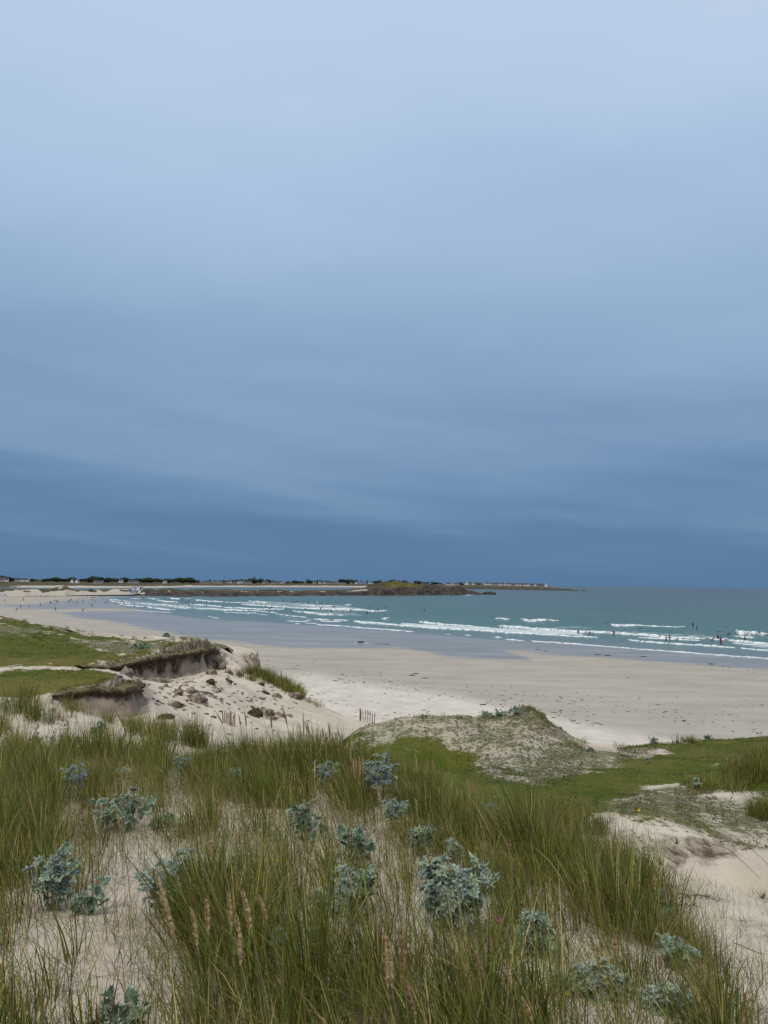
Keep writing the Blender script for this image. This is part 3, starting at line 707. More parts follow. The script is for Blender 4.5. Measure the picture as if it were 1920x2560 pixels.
# dunes behind the far end of the beach: white faces with dark heath on top
DUNEP = [(-420,1490,1470),(0,1489,1470.5),(60,1489,1471.5),(125,1488,1472),(150,1488,1468),(163,1488,1466.5),(185,1487,1473),(235,1486.5,1475.5),(262,1486,1471.5),(300,1485.5,1470),(330,1485,1471),(360,1484,1474.5),(400,1480,1476)]
def cov_dune(u, k, h, H):
    w = fbm(u / 22, k * 6, 0, 3, 61)
    veg = sstep(0.55, 0.85, h + w * 0.7)
    return np.stack([0.08 + 0 * u, np.clip(1.0 - veg * 1.1, 0, 1), 0 * u], -1)
ridge('dune_ridge', DUNEP, 1.6, 150, 0.45, 0.30, cov_dune, 60)
# rocky spit and headland
HEADP = [(352,1489,1474),(400,1490.5,1473),(430,1491,1473.5),(480,1491.5,1475),(520,1491.5,1476),(560,1491.5,1475),(640,1491,1475),(700,1490,1475.5),(760,1489.5,1476.5),(800,1489.3,1476),(840,1489,1475.5),(870,1488.8,1474.5),(900,1488.5,1470),(935,1488.5,1464),(960,1488.4,1460),(985,1488.3,1456.5),(1005,1488.2,1455),(1022,1488,1455),(1045,1488,1459),(1062,1487.8,1463),(1085,1487.8,1465),(1105,1487.6,1466.5),(1122,1487.5,1468),(1135,1487.4,1464.5),(1152,1487.3,1463.5),(1158,1487.2,1470),(1172,1487,1477),(1188,1486.5,1480),(1200,1486,1482.5),(1208,1485.6,1485)]
def cov_head(u, k, h, H):
    w = fbm(u / 14, k * 9, 0, 4, 71)
    rockf = np.clip(1.25 - sstep(0.40, 0.80, h + w * 0.35) * (1 - sstep(1030, 1085, u) * 0.97), 0, 1)
    sandf = 0.62 * sstep(0.62, 0.72, h) * (1 - sstep(0.8, 0.92, h)) * sstep(0.15, 0.45, w) * (1 - sstep(940, 1000, u)) + 0.95 * (1 - sstep(355, 372, u)) * sstep(0.1, 0.25, h) * (1 - sstep(0.5, 0.7, h))
    path = (np.abs(h - 0.72 + 0.002 * (u - 880)) < 0.07) & (u > 868) & (u < 920)
    hill = sstep(955, 985, u) * (1 - sstep(1045, 1062, u)) * sstep(0.55, 0.68, h)
    return np.stack([rockf, np.maximum(sandf, path * 0.9), hill], -1)
_, head_base = ridge('headland', HEADP, 0.2, 120, 0.34, 0.50, cov_head, 70, 900, 36)
# plain and village shore across the bay
FU = np.array([-700, -300, 0, 250, 400, 550, 700, 850, 1000, 1120, 1250, 1340, 1400, 1436, 1452], float)
FD = np.array([1080, 1150, 1230, 1320, 1500, 1850, 2050, 2250, 2350, 2150, 2050, 1980, 1950, 1940, 1935], float)
FZ = np.array([6.5, 6.5, 6.5, 6.5, 6.0, 6.0, 7.0, 8.0, 9.0, 9.5, 9.5, 8.5, 5.5, 2.6, 0.1], float)
fu = np.linspace(-700, 1452, 520); fd = np.interp(fu, FU, FD); fz = np.interp(fu, FU, FZ)
depths = np.array([0, 6, 14, 30, 60, 90, 130, 200, 300, 420, 600, 900, 1400, 2200, 3600.0])
hf = np.array([-0.12, 0.02, 0.14, 0.24, 0.36, 0.5, 0.62, 0.75, 0.86, 0.95, 1.0, 1.0, 0.95, 0.9, 0.8])
dscale = np.interp(fu, [1000, 1250, 1400, 1452], [1, .25, .07, .015])
dd = fd[:, None] + np.where(depths < 60, depths, 60 + (depths - 60) * dscale[:, None]) * np.clip(dscale[:, None] * 8, .1, 1)
pp = P(np.repeat(fu, len(depths)), np.full(len(fu) * len(depths), 1465.0), dd.ravel())
fx_, fy_ = pp[:, 0], pp[:, 1]
zz = (fz[:, None] * hf[None]).ravel() * (1 + 0.35 * fbm(fx_ / 90, fy_ / 90, 0, 4, 81)) - drop(fx_, fy_) * 0.6
uu_ = np.repeat(fu, len(depths)); hh_ = np.tile(hf, len(fu)); dp_ = np.tile(depths, len(fu))
sandc = (1 - sstep(0.40, 0.52, hh_ + fbm(uu_ / 25, dp_ / 40, 0, 3, 82) * 0.10)) * (1 - sstep(960, 1000, uu_)) * sstep(-50, 130, uu_)
rockc = sstep(1000, 1060, uu_) * (1 - sstep(0.3, 0.55, hh_)) + sstep(1395, 1415, uu_) * 0.8
land_mesh('coastal_plain', np.stack([fx_, fy_, zz], -1), len(fu), len(depths), MAT_HEAD, {'cover': np.stack([np.clip(rockc, 0, 1), sandc, sandc * 0], -1)})
def plain(u, dep):                              # a spot on the plain: photo column and metres behind its shoreline
    d = np.interp(u, FU, FD) + dep; z = np.interp(u, FU, FZ) * np.interp(dep, depths, hf)
    p = P(u, 1465.0, d); p[2] = z - drop(p[0], p[1]) * 0.6
    p[2] *= 1.0
    return p
# rocks standing off the headland
def rock(name, center, size, mat, seed, sub=3, rough=0.45, flat=0.2):
    V, T = ico(sub)
    n = fbm(V[:, 0] * 1.6 + seed, V[:, 1] * 1.6, V[:, 2] * 1.6, 4, seed)
    V = V * (1 + n * rough)[:, None]
    V[:, 2] = np.where(V[:, 2] < -flat, -flat, V[:, 2])
    return mesh(name, V * np.asarray(size) + 0, T, mat, attrs={'cover': np.tile([[1.0, 0, 0]], (len(V), 1))}), center
def put(o, c): o.location = [float(t) for t in c]; return o
MAT_ROCK = simple('dark_sea_rock', (0.022, 0.022, 0.026), (0.075, 0.062, 0.052), 0.35, 0.9, 0.2, 0.8)
c = G(1224, 1486.3, 0); o, _ = rock('sea_rock', c, (9.5, 7, 4.2), MAT_ROCK, 5); put(o, c); tag(o, 'dark humped rock standing alone in the sea off the tip of the headland', 'rock')
c = G(1191, 1486.6, 0); o, _ = rock('sea_rock', c, (7, 5, 2.4), MAT_ROCK, 9); put(o, c); tag(o, 'low black rock between the headland and the humped sea rock', 'rock')
c = P(1459, 1470.3, 1950); c[2] = -0.3; o, _ = rock('sea_rock', c, (5, 4, 2.2), MAT_ROCK, 12); put(o, c); tag(o, 'tiny dark rock in the sea past the end of the village shore', 'rock')

# ------------------------------------------------------------------ far trees
MAT_LEAF_FAR = simple('far_foliage', (0.026, 0.040, 0.026), (0.052, 0.066, 0.036), 0.35, 0.95, 0.1)
MAT_TRUNK = simple('bark', (0.08, 0.06, 0.045), (0.05, 0.04, 0.03), 3)
def tree_proto(w, h, seed, label, n=520):
    r = np.random.default_rng(seed)
    root = empty('tree', (0, 0, 0)); tag(root, label, 'tree', 'dark trees along the far side of the bay')
    tr = MB(); tr.tube([(0, 0, -0.5), (0.1, 0, h * 0.3), (0.2, 0.1, h * 0.6)], [0.35, 0.28, 0.15])
    for a in range(4):
        t = a * 1.6 + seed; tr.tube([(0.1, 0, h * 0.28), (math.cos(t) * w * 0.22, math.sin(t) * w * 0.22, h * 0.6)], [0.16, 0.06], 5)
    tr.build('trunk', MAT_TRUNK, root)
    # clumps of leaves through the crown volume
    lobes = [(r.uniform(-.30, .30) * w, r.uniform(-.30, .30) * w, h * r.uniform(.45, .80), w * r.uniform(.20, .34)) for _ in range(9)]
    V, Q = [], []
    for i in range(n):
        lx, ly, lz, lr = lobes[i % 9]
        dv = r.normal(size=3); dv /= np.linalg.norm(dv)
        p = np.array([lx, ly, lz]) + dv * lr * r.uniform(0.55, 1.05) * np.array([1, 1, 0.8])
        p[2] = max(p[2], h * 0.12)
        s = r.uniform(0.5, 1.25) * w * 0.055
        t1 = r.normal(size=3); t1 /= np.linalg.norm(t1); t2 = np.cross(dv, t1); t2 /= np.linalg.norm(t2)
        b = len(V); V += [p - t1 * s, p - t2 * s, p + t1 * s, p + t2 * s]; Q.append([b, b + 1, b + 2, b + 3])
    inner = MB()
    Vi, Ti = ico(2)
    for lx, ly, lz, lr in lobes:
        nn = fbm(Vi[:, 0] * 2 + lx, Vi[:, 1] * 2 + ly, Vi[:, 2] * 2, 3, seed)
        inner.add(Vi * (lr * 0.85 * (1 + nn * 0.5))[:, None] * np.array([1, 1, .8]) + [lx, ly, lz], None, Ti)
    Vin = np.concatenate(inner.v); Tin = np.concatenate(inner.t)
    Va = np.concatenate([np.array(V), Vin])
    mesh('crown', Va, [np.array(Q), Tin + len(V)], MAT_LEAF_FAR, root, False)
    return root
TREE_LABELS = ['broad dark evergreen tree in the line along the far side of the bay', 'low spreading dark tree in the line along the far side of the bay', 'taller narrow dark tree in the line along the far side of the bay']
protos = [tree_proto(14, 11, 101, TREE_LABELS[0]), tree_proto(15, 8, 102, TREE_LABELS[1]), tree_proto(9, 11, 103, TREE_LABELS[2])]
used_t = [False] * 3
tree_rng = np.random.default_rng(11)
def tree(u, vtop, dep, i=None):
    p = plain(u, dep)
    top = P(u, vtop, p[1])[2]
    h = max(top - p[2], 3.0) * tree_rng.uniform(.82, 1.08)
    i = tree_rng.integers(0, 3) if i is None else i
    o = copy_tree(protos[i]) if used_t[i] else protos[i]; used_t[i] = True
    hp = (11, 8, 11)[i] * 0.98
    s = h / hp
    o.location = [float(t) for t in p]; sx_ = s * tree_rng.uniform(0.9, 1.3)
    o.scale = (sx_, sx_, s); o.rotation_euler = (0, 0, tree_rng.uniform(0, 6.28))
def tree_row(ua, ub, va, vb, dep, step):
    u = ua
    while u <= ub:
        t = (u - ua) / max(ub - ua, 1)
        tree(u, va + (vb - va) * t + tree_rng.normal() * 0.8, dep + tree_rng.uniform(-40, 60)); u += step * tree_rng.uniform(0.75, 1.3)
for a in [(-60,38,1441.5,1442.5,520,9),(40,110,1446,1447.5,560,9),(112,165,1446,1446.5,540,8.5),(165,222,1447,1446.5,560,9),(230,268,1443.2,1443.5,480,8),(270,340,1446,1447,520,8.5),(345,403,1445.3,1446.5,470,8.5),(408,442,1446.5,1447,470,8),
          (447,484,1446.3,1447.5,470,8),(486,498,1449.5,1450,470,7),(523,524,1447.2,1447.2,500,9),(560,578,1449,1449.5,500,7),(591,637,1449.3,1448.6,520,7.5),(640,676,1449,1450.5,560,7.5),(682,694,1452,1452.5,560,6),(718,728,1453.5,1453.5,500,6),(732,738,1451.3,1451.3,520,6),
          (742,762,1454,1454,500,7),(766,776,1451.5,1452,520,6),(778,792,1453.5,1453.5,540,7),(795,836,1451.5,1452,560,7),(852,890,1450,1451,430,7),(905,908,1451.2,1451.5,500,5),(938,940,1452.6,1452.6,500,5),(947,970,1452.8,1453,450,6.5),(972,1000,1452.5,1452,480,7),(1012,1016,1453,1453,520,4),(1040,1052,1454,1454.5,430,6),(1056,1074,1454.5,1455,430,6.5),(1080,1107,1455.2,1455.5,420,6.5),(1142,1160,1457,1457.5,420,6),(1192,1208,1458,1458.5,420,7)]:
    tree_row(*a[:5], a[5] * 0.72)
tree_rng = np.random.default_rng(12)

# ------------------------------------------------------------------ far houses
M_WHITE = simple('white_render', (0.74, 0.73, 0.70), (0.66, 0.65, 0.62), 0.8)
M_CREAM = simple('pale_stone_render', (0.42, 0.39, 0.34), (0.34, 0.32, 0.29), 0.8)
M_SLATE = simple('slate_roof', (0.060, 0.066, 0.078), (0.085, 0.09, 0.10), 1.5)
M_GLASS = simple('dark_window_glass', (0.03, 0.035, 0.045), (0.05, 0.06, 0.07), 1.0, 0.2, 0.5)
M_GREYST = simple('grey_granite', (0.17, 0.165, 0.16), (0.115, 0.11, 0.105), 0.6)
def house_proto(w, d, hw, hr, wall, label, group, chim=2, rows=1, cols=3):
    root = empty('house', (0, 0, 0)); tag(root, label, 'house', group)
    m = MB(); m.box((0, 0, hw / 2 - 0.5), (w, d, hw + 1))
    m.add([(-w/2, -d/2, hw), (-w/2, d/2, hw), (-w/2, 0, hw + hr), (w/2, -d/2, hw), (w/2, d/2, hw), (w/2, 0, hw + hr)], None, [[0, 2, 1], [3, 4, 5]])
    m.build('wall', wall, root)
    r_ = MB(); e = 0.25; g = hr / (d / 2)
    for s in (-1, 1):
        y0, z0 = s * (d / 2 + 0.3), hw - 0.3 * g
        a = [(-w/2 + e, y0, z0 + .05), (w/2 - e, y0, z0 + .05), (w/2 - e, 0, hw + hr + .05), (-w/2 + e, 0, hw + hr + .05)]
        b = [(x, y, z + 0.18) for x, y, z in a]
        r_.add(a + b, [[0, 1, 2, 3], [7, 6, 5, 4], [0, 4, 5, 1], [1, 5, 6, 2], [2, 6, 7, 3], [3, 7, 4, 0]])
    rf = r_.build('roof', M_SLATE, root)
    for k in range(chim):
        c_ = MB(); c_.box(((-1) ** k * (w / 2 - 0.55), 0, hw + hr + 0.5), (0.9, 1.3, 1.6)); c_.build('chimney', wall, rf)
    for k in range(cols):
        for q in range(rows):
            x = (k + 0.5) / cols * w - w / 2
            f = MB(); f.box((x, -d / 2 - 0.02, 1.6 + q * 2.7), (0.9, 0.12, 1.3)); f.build('window', M_GLASS, root)
    return root
HG = 'houses along the far side of the bay'
H_ = {
 'w': house_proto(11, 7.5, 4.0, 4.0, M_WHITE, 'white gabled house with a slate roof across the bay', HG),
 'c': house_proto(12, 7.5, 3.6, 3.8, M_CREAM, 'grey stone house with a slate roof across the bay', HG),
 'l': house_proto(22, 8, 2.8, 3.2, M_CREAM, 'long low house with a wide slate roof across the bay', HG, 2, 1, 5),
 's': house_proto(17, 9, 6.2, 4.6, M_WHITE, 'tall white two-storey house across the bay', HG, 2, 2, 5),
}
used_h = {k: False for k in H_}
h_rng = np.random.default_rng(5)
def house(kind, u, vb, dep, rz=None, s=1.0, label=None):
    p = plain(u, dep)
    z = P(u, vb, p[1])[2]
    p[2] = max(min(z, p[2] + 2.5), p[2] - 2.0)
    o = copy_tree(H_[kind]) if used_h[kind] else H_[kind]; used_h[kind] = True
    o.location = [float(t) for t in p]; o.scale = (s, s, s)
    o.rotation_euler = (0, 0, h_rng.uniform(-0.5, 0.5) if rz is None else rz)
    if label: tag(o, label, 'house')
    return o
for u, vb in [(15,1453),(56,1452),(66,1451.5),(302,1451.5),(412,1457.5),(574,1457.5),(596,1457.5),(604,1457.5),(703,1457),(800,1457),(811,1457),(890,1458.5),(925,1459),(1163,1459.5),(1185,1461),(1225,1459)]:
    house('w', u, vb, 400, s=0.9 if u > 500 else 0.8)
for u, vb in [(4,1453),(44,1453),(538,1457),(551,1457),(570,1457.5),(660,1458.5),(667,1459),(682,1459),(689,1459),(696,1459),(786,1457),(822,1458.5),(830,1458.5),(842,1458.5),(876,1459.5),(957,1459.5),(967,1459.5),(1045,1461),(1148,1462),(1155,1461),(1176,1461.5),(1198,1462),(1240,1461.5)]:
    house('c', u, vb, 405)
for u, vb in [(333,1457.5),(515,1457.5),(620,1458),(856,1460)]:
    house('l', u, vb, 380, rz=0.1, s=1.0)
house('w', 181, 1457, 360, 1.57, 0.85, 'left one of two narrow pale gables standing before the trees on the plain')
house('w', 193, 1457, 360, 1.57, 0.85, 'right one of two narrow pale gables standing before the trees on the plain')
house('l', 246, 1457.5, 330, 0.05, 0.9, 'long low white building in front of the tall dark clump of trees')
house('l', 1062, 1464.5, 300, 0.05, 1.25, 'long low white building beside the grassy hill of the headland')
house('c', 906, 1460.5, 380, 1.3, 1.2, 'grey gabled house just left of the round water tower')
house('s', 1121, 1464.5, 300, 0.1, 0.95, 'largest tall white house standing above the dark rocks of the headland')
house('s', 1136, 1464.5, 290, 0.4, 0.75, 'smaller white house right beside the largest white house above the rocks')
house('w', 1168, 1460, 330, 1.2, 1.1, 'white gable standing alone to the right of the two big white houses')
house('s', 1216, 1461, 300, 0.2, 0.72, 'tall white house in the middle of the village shore')
for i, u in enumerate([1252, 1259, 1266, 1275, 1283, 1290, 1298, 1304, 1313, 1322, 1329, 1335, 1341, 1348]):
    house('w' if i % 3 != 1 else 'c', u, 1463.5 - (i % 2) * 1.0, 260 + 60 * (i % 2), None, 0.95)
for u in (1268, 1281, 1294, 1308, 1319, 1331, 1244, 1233):
    house('c', u, 1460.5, 520, None, 0.9)
house('l', 1352, 1463.5, 240, 0.05, 0.95, 'long grey building below the small church tower on the village point')
house('w', 1366, 1463.5, 230, 1.2, 1.1, 'white gabled house at the very end of the village')
# church tower, lighthouse, old tower, water tower, mast
def place(o, u, dep): o.location = [float(t) for t in plain(u, dep)]; return o
ch = empty('church_tower', (0, 0, 0)); tag(ch, 'small grey church tower rising over the end of the village', 'tower')
m = MB(); m.box((0, 0, 5), (4, 4, 12)); m.build('shaft', M_GREYST, ch)
m = MB(); m.box((0, 0, 13), (3.4, 3.4, 4), taper=0.05); m.build('spire', M_SLATE, ch); place(ch, 1355, 320); ch.scale = (0.8, 0.8, 0.8)
lt = empty('lighthouse', (0, 0, 0)); tag(lt, 'tall grey lighthouse tower standing above the dark trees', 'lighthouse')
def lathe(prof, n=12):
    pr = np.array(prof, float); th = np.linspace(0, 2 * math.pi, n, endpoint=False)
    V = np.stack([pr[:, 0:1] * np.cos(th), pr[:, 0:1] * np.sin(th), np.repeat(pr[:, 1:2], n, 1)], -1).reshape(-1, 3)
    return V, grid_faces(len(pr), n, True)
m = MB(); V, Q = lathe([(3.4, -1), (3.1, 2), (2.3, 15), (2.2, 19.4)], 8); m.add(V, Q); m.build('shaft', M_GREYST, lt)
m = MB(); V, Q = lathe([(2.2, 19.4), (2.9, 20), (2.9, 20.9), (2.0, 21)], 12); m.add(V, Q); m.build('gallery', M_GREYST, lt)
m = MB(); V, Q = lathe([(1.4, 21), (1.4, 23), (1.5, 23.1), (0.1, 24.4)], 10); m.add(V, Q); m.build('lantern', M_GLASS, lt)
place(lt, 636, 560); lt.scale = (1, 1, 1.0)
ot = empty('old_tower', (0, 0, 0)); tag(ot, 'shorter slim grey tower to the right of the lighthouse', 'tower')
m = MB(); V, Q = lathe([(2.0, -1), (1.8, 8), (1.7, 13.5)], 8); m.add(V, Q); m.build('shaft', M_GREYST, ot)
m = MB(); V, Q = lathe([(1.7, 13.5), (2.0, 13.8), (2.0, 14.9), (0.3, 15.6), (0.01, 15.6)], 8); m.add(V, Q); m.build('cap', M_SLATE, ot); place(ot, 668.5, 580)
wt = empty('water_tower', (0, 0, 0)); tag(wt, 'grey round water tower among the village roofs', 'water tower')
m = MB(); V, Q = lathe([(2.6, -1), (2.2, 5), (2.4, 7)], 12); m.add(V, Q); m.build('stem', M_GREYST, wt)
m = MB(); V, Q = lathe([(2.4, 7), (4.6, 9), (4.8, 12.5), (3.6, 13.8), (0.01, 14.2)], 14); m.add(V, Q); m.build('tank', M_GREYST, wt); place(wt, 917.5, 440)
ms = empty('radio_mast', (0, 0, 0)); tag(ms, 'very thin radio mast rising above the roofs left of the lighthouse', 'mast')
m = MB(); m.tube([(0, 0, -1), (0, 0, 12), (0, 0, 24)], [0.34, 0.26, 0.14]); m.build('pole', M_GREYST, ms)
m = MB()
for k in range(3):
    t = k * 2.094; m.tube([(0, 0, 22), (math.cos(t) * 9, math.sin(t) * 9, -0.5)], 0.05, 4)
m.build('guy_wire', M_GREYST, ms); place(ms, 561, 480)

# ------------------------------------------------------------------ things on the far beach
def on_beach(u, v):
    p = G(u, v, 0.0)
    for _ in range(6):
        zb = float(beach_z(np.array([p[0]]), np.array([p[1]]))[0][0]); p = G(u, v, max(zb + drop(p[0], p[1]), 0.0))
    p[2] = max(zb, -float(drop(p[0], p[1]))); return p
hut = empty('lifeguard_hut', P(343, 1474.0, 742)); tag(hut, 'white lifeguard cabin on the dune above the far end of the beach', 'hut')
m = MB(); m.box((0, 0, 1.0), (10.0, 3.2, 3.4)); m.build('wall', M_WHITE, hut)
m = MB(); m.box((0, 0, 2.82), (10.5, 3.7, 0.22)); m.build('roof', M_WHITE, hut)
for x in (-3.6, -1.2):
    m = MB(); m.box((x, -1.62, 1.5), (1.3, 0.1, 1.0)); m.build('window', M_GLASS, hut)
m = MB(); m.box((3.9, -1.62, 1.0), (1.5, 0.1, 2.2)); m.build('door', M_GLASS, hut)
m = MB()
for x in (-4.5, 0, 4.5): m.box((x, 0, -1.6), (0.4, 2.6, 2.6))
m.build('footing', M_GREYST, hut)
M_BLUE = simple('blue_tarpaulin', (0.08, 0.19, 0.50), (0.06, 0.15, 0.42), 0.6, 0.6)
a_, b_ = P(338, 1474.5, 738), P(328, 1483.5, 715)
m = MB(); dirv = b_ - a_; side = np.array([2.2, 0.4, 0.0])
lo = [a_ - side * .35, a_ + side * .35, b_ + side * 0.5, b_ - side * 0.5]
m.add([p_ + np.array([0, 0, 0.5]) for p_ in lo] + [p_ + np.array([0, 0, 0.2]) for p_ in lo], [[0, 1, 2, 3], [7, 6, 5, 4], [0, 4, 5, 1], [1, 5, 6, 2], [2, 6, 7, 3], [3, 7, 4, 0]])
tag(m.build('boat_ramp', M_BLUE), 'bright blue ramp running down the sand below the white lifeguard cabin', 'ramp')
M_CONC = simple('weathered_concrete', (0.085, 0.07, 0.062), (0.05, 0.043, 0.04), 0.5, 0.95, 0.2, 0.6)
bk = put(tag(empty('bunker', (0, 0, 0)), 'dark tilted concrete bunker half sunk in the sand of the far beach', 'bunker'), on_beach(230, 1488))
m = MB(); m.box((0, 0, 1.9), (8.6, 6, 4.8), 0.2, (0.12, 0.22), 0.72); m.build('shell', M_CONC, bk)
m = MB(); m.box((-0.6, -0.4, 4.6), (4.6, 4.6, 1.5), 0.35, (0.1, 0.26), 0.7); m.build('roof_slab', M_CONC, bk)
m = MB(); m.box((-1.0, -3.0, 1.7), (3.0, 0.3, 0.6), 0.2, (0.0, 0.22)); m.build('gun_slit', M_GLASS, bk)
c = P(168, 1481, 700); o, _ = rock('concrete_rubble', c, (5.0, 3.5, 3.0), M_CONC, 31); put(o, c - np.array([0, 0, .6])); tag(o, 'dark lump of rubble lying in the white dune face left of the bunker', 'rubble')
fl = empty('warning_flag', P(323.5, 1468.0, 905)); tag(fl, 'small yellow flag on a short pole beyond the lifeguard cabin', 'flag')
m = MB(); m.tube([(0, 0, -4), (0, 0, 2.4)], 0.07, 5); m.build('pole', M_GREYST, fl)
M_YEL = simple('yellow_cloth', (0.65, 0.36, 0.03), (0.55, 0.30, 0.02), 1)
m = MB(); V = np.array([(0.05 + 0.3 * i, 0.12 * math.sin(i * 1.3), 1.2 + 1.2 * j) for i in range(9) for j in range(2)]); m.add(V, grid_faces(9, 2)); m.add(V + [0, 0.03, 0], grid_faces(9, 2)[:, ::-1]); m.build('cloth', M_YEL, fl)

# ------------------------------------------------------------------ people
M_NEO = simple('black_neoprene', (0.012, 0.013, 0.017), (0.022, 0.024, 0.03), 6, 0.5)
M_RED = simple('red_vest', (0.38, 0.035, 0.04), (0.30, 0.03, 0.035), 6, 0.7)
M_SKIN = simple('skin', (0.42, 0.25, 0.18), (0.36, 0.21, 0.15), 8, 0.6)
M_DARKC = simple('dark_clothes', (0.025, 0.028, 0.045), (0.04, 0.04, 0.05), 6)
M_BLUEC = simple('blue_clothes', (0.05, 0.09, 0.20), (0.04, 0.07, 0.15), 6)
M_PALEC = simple('pale_clothes', (0.42, 0.41, 0.40), (0.34, 0.33, 0.33), 6)
M_HAIR = simple('brown_hair', (0.035, 0.022, 0.014), (0.06, 0.04, 0.025), 8)
def body(joints, edges, radii, mats, zone):
    """one continuous skinned figure; zone(co) -> material index"""
    bm = bmesh.new(); vs = [bm.verts.new(j) for j in joints]
    for a, b in edges: bm.edges.new((vs[a], vs[b]))
    me = bpy.data.meshes.new('figure'); bm.to_mesh(me); bm.free()
    o = bpy.data.objects.new('figure', me); C.objects.link(o)
    md = o.modifiers.new('skin', 'SKIN'); md.use_smooth_shade = True
    for i, sv_ in enumerate(me.skin_vertices[0].data):
        sv_.radius = radii[i]; sv_.use_root = (i == 0)
    o.modifiers.new('sub', 'SUBSURF').levels = 1
    dg = bpy.context.evaluated_depsgraph_get()
    nm = bpy.data.meshes.new_from_object(o.evaluated_get(dg))
    bpy.data.objects.remove(o); bpy.data.meshes.remove(me)
    nm.materials.clear()
    for mm in mats: nm.materials.append(mm)
    for p in nm.polygons:
        p.material_index = zone(p.center)
    return nm
ED = [(0,1),(1,2),(2,3),(3,4),(2,5),(5,6),(6,7),(2,8),(8,9),(9,10),(0,11),(11,12),(12,13),(13,14),(0,15),(15,16),(16,17),(17,18),(7,19),(10,20)]
RD = [(.15,.12),(.14,.11),(.16,.11),(.055,.055),(.095,.11),(.055,.055),(.042,.042),(.032,.032),(.055,.055),(.042,.042),(.032,.032),(.09,.09),(.06,.06),(.04,.04),(.045,.03),(.09,.09),(.06,.06),(.04,.04),(.045,.03),(.03,.02),(.03,.02)]
def pose(pelvis, chest, neck, head, le, lh, re, rh, lk, la, rk, ra, toe=(0, -.14, -.05)):
    pv_, cv, nv, hv = [np.array(t, float) for t in (pelvis, chest, neck, head)]
    ls, rs = nv + [-.19, 0, -.06], nv + [.19, 0, -.06]
    lh_, rh_ = np.array(lh), np.array(rh)
    lt_, rt_ = pv_ + [-.10, 0, -.04], pv_ + [.10, 0, -.04]
    fle = lh_ + (lh_ - np.array(le)) * 0.3; fre = rh_ + (rh_ - np.array(re)) * 0.3
    return [pv_, (pv_ + cv) / 2, cv, nv, hv, ls, le, lh, rs, re, rh, lt_, lk, la, np.array(la) + toe, rt_, rk, ra, np.array(ra) + toe, fle, fre]
POSES = {
 'stand': pose((0,0,.93),(0,0,1.32),(0,0,1.47),(0,-.02,1.63),(-.26,.02,1.14),(-.27,-.05,.88),(.26,.02,1.14),(.27,-.05,.88),(-.10,-.01,.50),(-.11,0,.08),(.10,-.01,.50),(.11,0,.08)),
 'walk': pose((0,0,.92),(0,-.03,1.31),(0,-.04,1.46),(0,-.07,1.62),(-.25,.10,1.14),(-.26,.06,.90),(.25,-.12,1.15),(.25,-.28,.98),(-.10,-.14,.52),(-.11,-.22,.10),(.10,.04,.50),(.11,.30,.14)),
 'wade': pose((0,0,.93),(0,-.05,1.31),(0,-.07,1.46),(0,-.10,1.62),(-.36,-.05,1.20),(-.55,-.20,1.18),(.36,-.05,1.20),(.56,-.16,1.24),(-.13,-.06,.50),(-.15,0,.08),(.13,-.02,.50),(.15,.06,.08)),
 'bend': pose((0,.1,.90),(0,-.28,1.10),(0,-.42,1.16),(0,-.56,1.20),(-.24,-.40,.86),(-.18,-.52,.62),(.24,-.40,.86),(.18,-.52,.62),(-.11,-.02,.50),(-.12,.06,.08),(.11,-.02,.50),(.12,.06,.08)),
 'sit': pose((0,0,.20),(0,-.05,.58),(0,-.06,.73),(0,-.08,.89),(-.25,-.10,.42),(-.18,-.28,.30),(.25,-.10,.42),(.18,-.28,.30),(-.30,-.30,.10),(-.34,-.28,-.30),(.30,-.30,.10),(.34,-.28,-.30)),
 'lie': pose((0,.15,.18),(0,-.25,.22),(0,-.40,.28),(0,-.54,.36),(-.30,-.55,.18),(-.26,-.80,.10),(.30,-.50,.20),(.30,-.28,.14),(-.09,.55,.15),(-.10,.95,.14),(.09,.55,.15),(.10,.95,.14),(0,.12,-.02)),
}
def hair_mesh(name):
    h = np.array(POSES[name][4]); V, T = ico(2)
    V = V * np.array([.105, .12, .115]); keep = (V[:, 1] > -.045) | (V[:, 2] > .055)
    T = np.array([t for t in T if keep[t].all()])
    return V * 1.04 + h + [0, .012, .03], T
HAIR = {k: None for k in POSES}
BODY = {}
def person_proto(po, outfit):
    key = (po, outfit)
    if key in BODY: return BODY[key]
    neck = np.array(POSES[po][3]); pel = np.array(POSES[po][0]); head = np.array(POSES[po][4]); ax = neck - pel
    suit = {'wet': M_NEO, 'red': M_NEO, 'dark': M_DARKC, 'blue': M_BLUEC, 'pale': M_PALEC, 'allred': M_RED}[outfit]
    vest = {'wet': M_NEO, 'red': M_RED, 'dark': M_DARKC, 'blue': M_DARKC, 'pale': M_PALEC, 'allred': M_RED}[outfit]
    hands = [np.array(POSES[po][i]) for i in (19, 20)]
    def zone(co):
        c = np.array(co)
        if np.linalg.norm(c - head) < 0.15: return 2
        if min(np.linalg.norm(c - h) for h in hands) < 0.09: return 2
        t = (c - pel) @ ax / (ax @ ax)
        return 1 if t > 0.12 else 0
    BODY[key] = body(POSES[po], ED, RD, [suit, vest, M_SKIN], zone); return BODY[key]
def person(loc, po, outfit, rz, label, group=None, s=1.0, sink=0.0):
    o = bpy.data.objects.new('person', person_proto(po, outfit)); C.objects.link(o)
    o.location = (float(loc[0]), float(loc[1]), float(loc[2]) - sink); o.rotation_euler = (0, 0, rz); o.scale = (s, s, s)
    if HAIR[po] is None:
        h = mesh('hair', *hair_mesh(po), M_HAIR, o); HAIR[po] = h.data
    else: link(bpy.data.objects.new('hair', HAIR[po]), o)
    return tag(o, label, 'person', group)
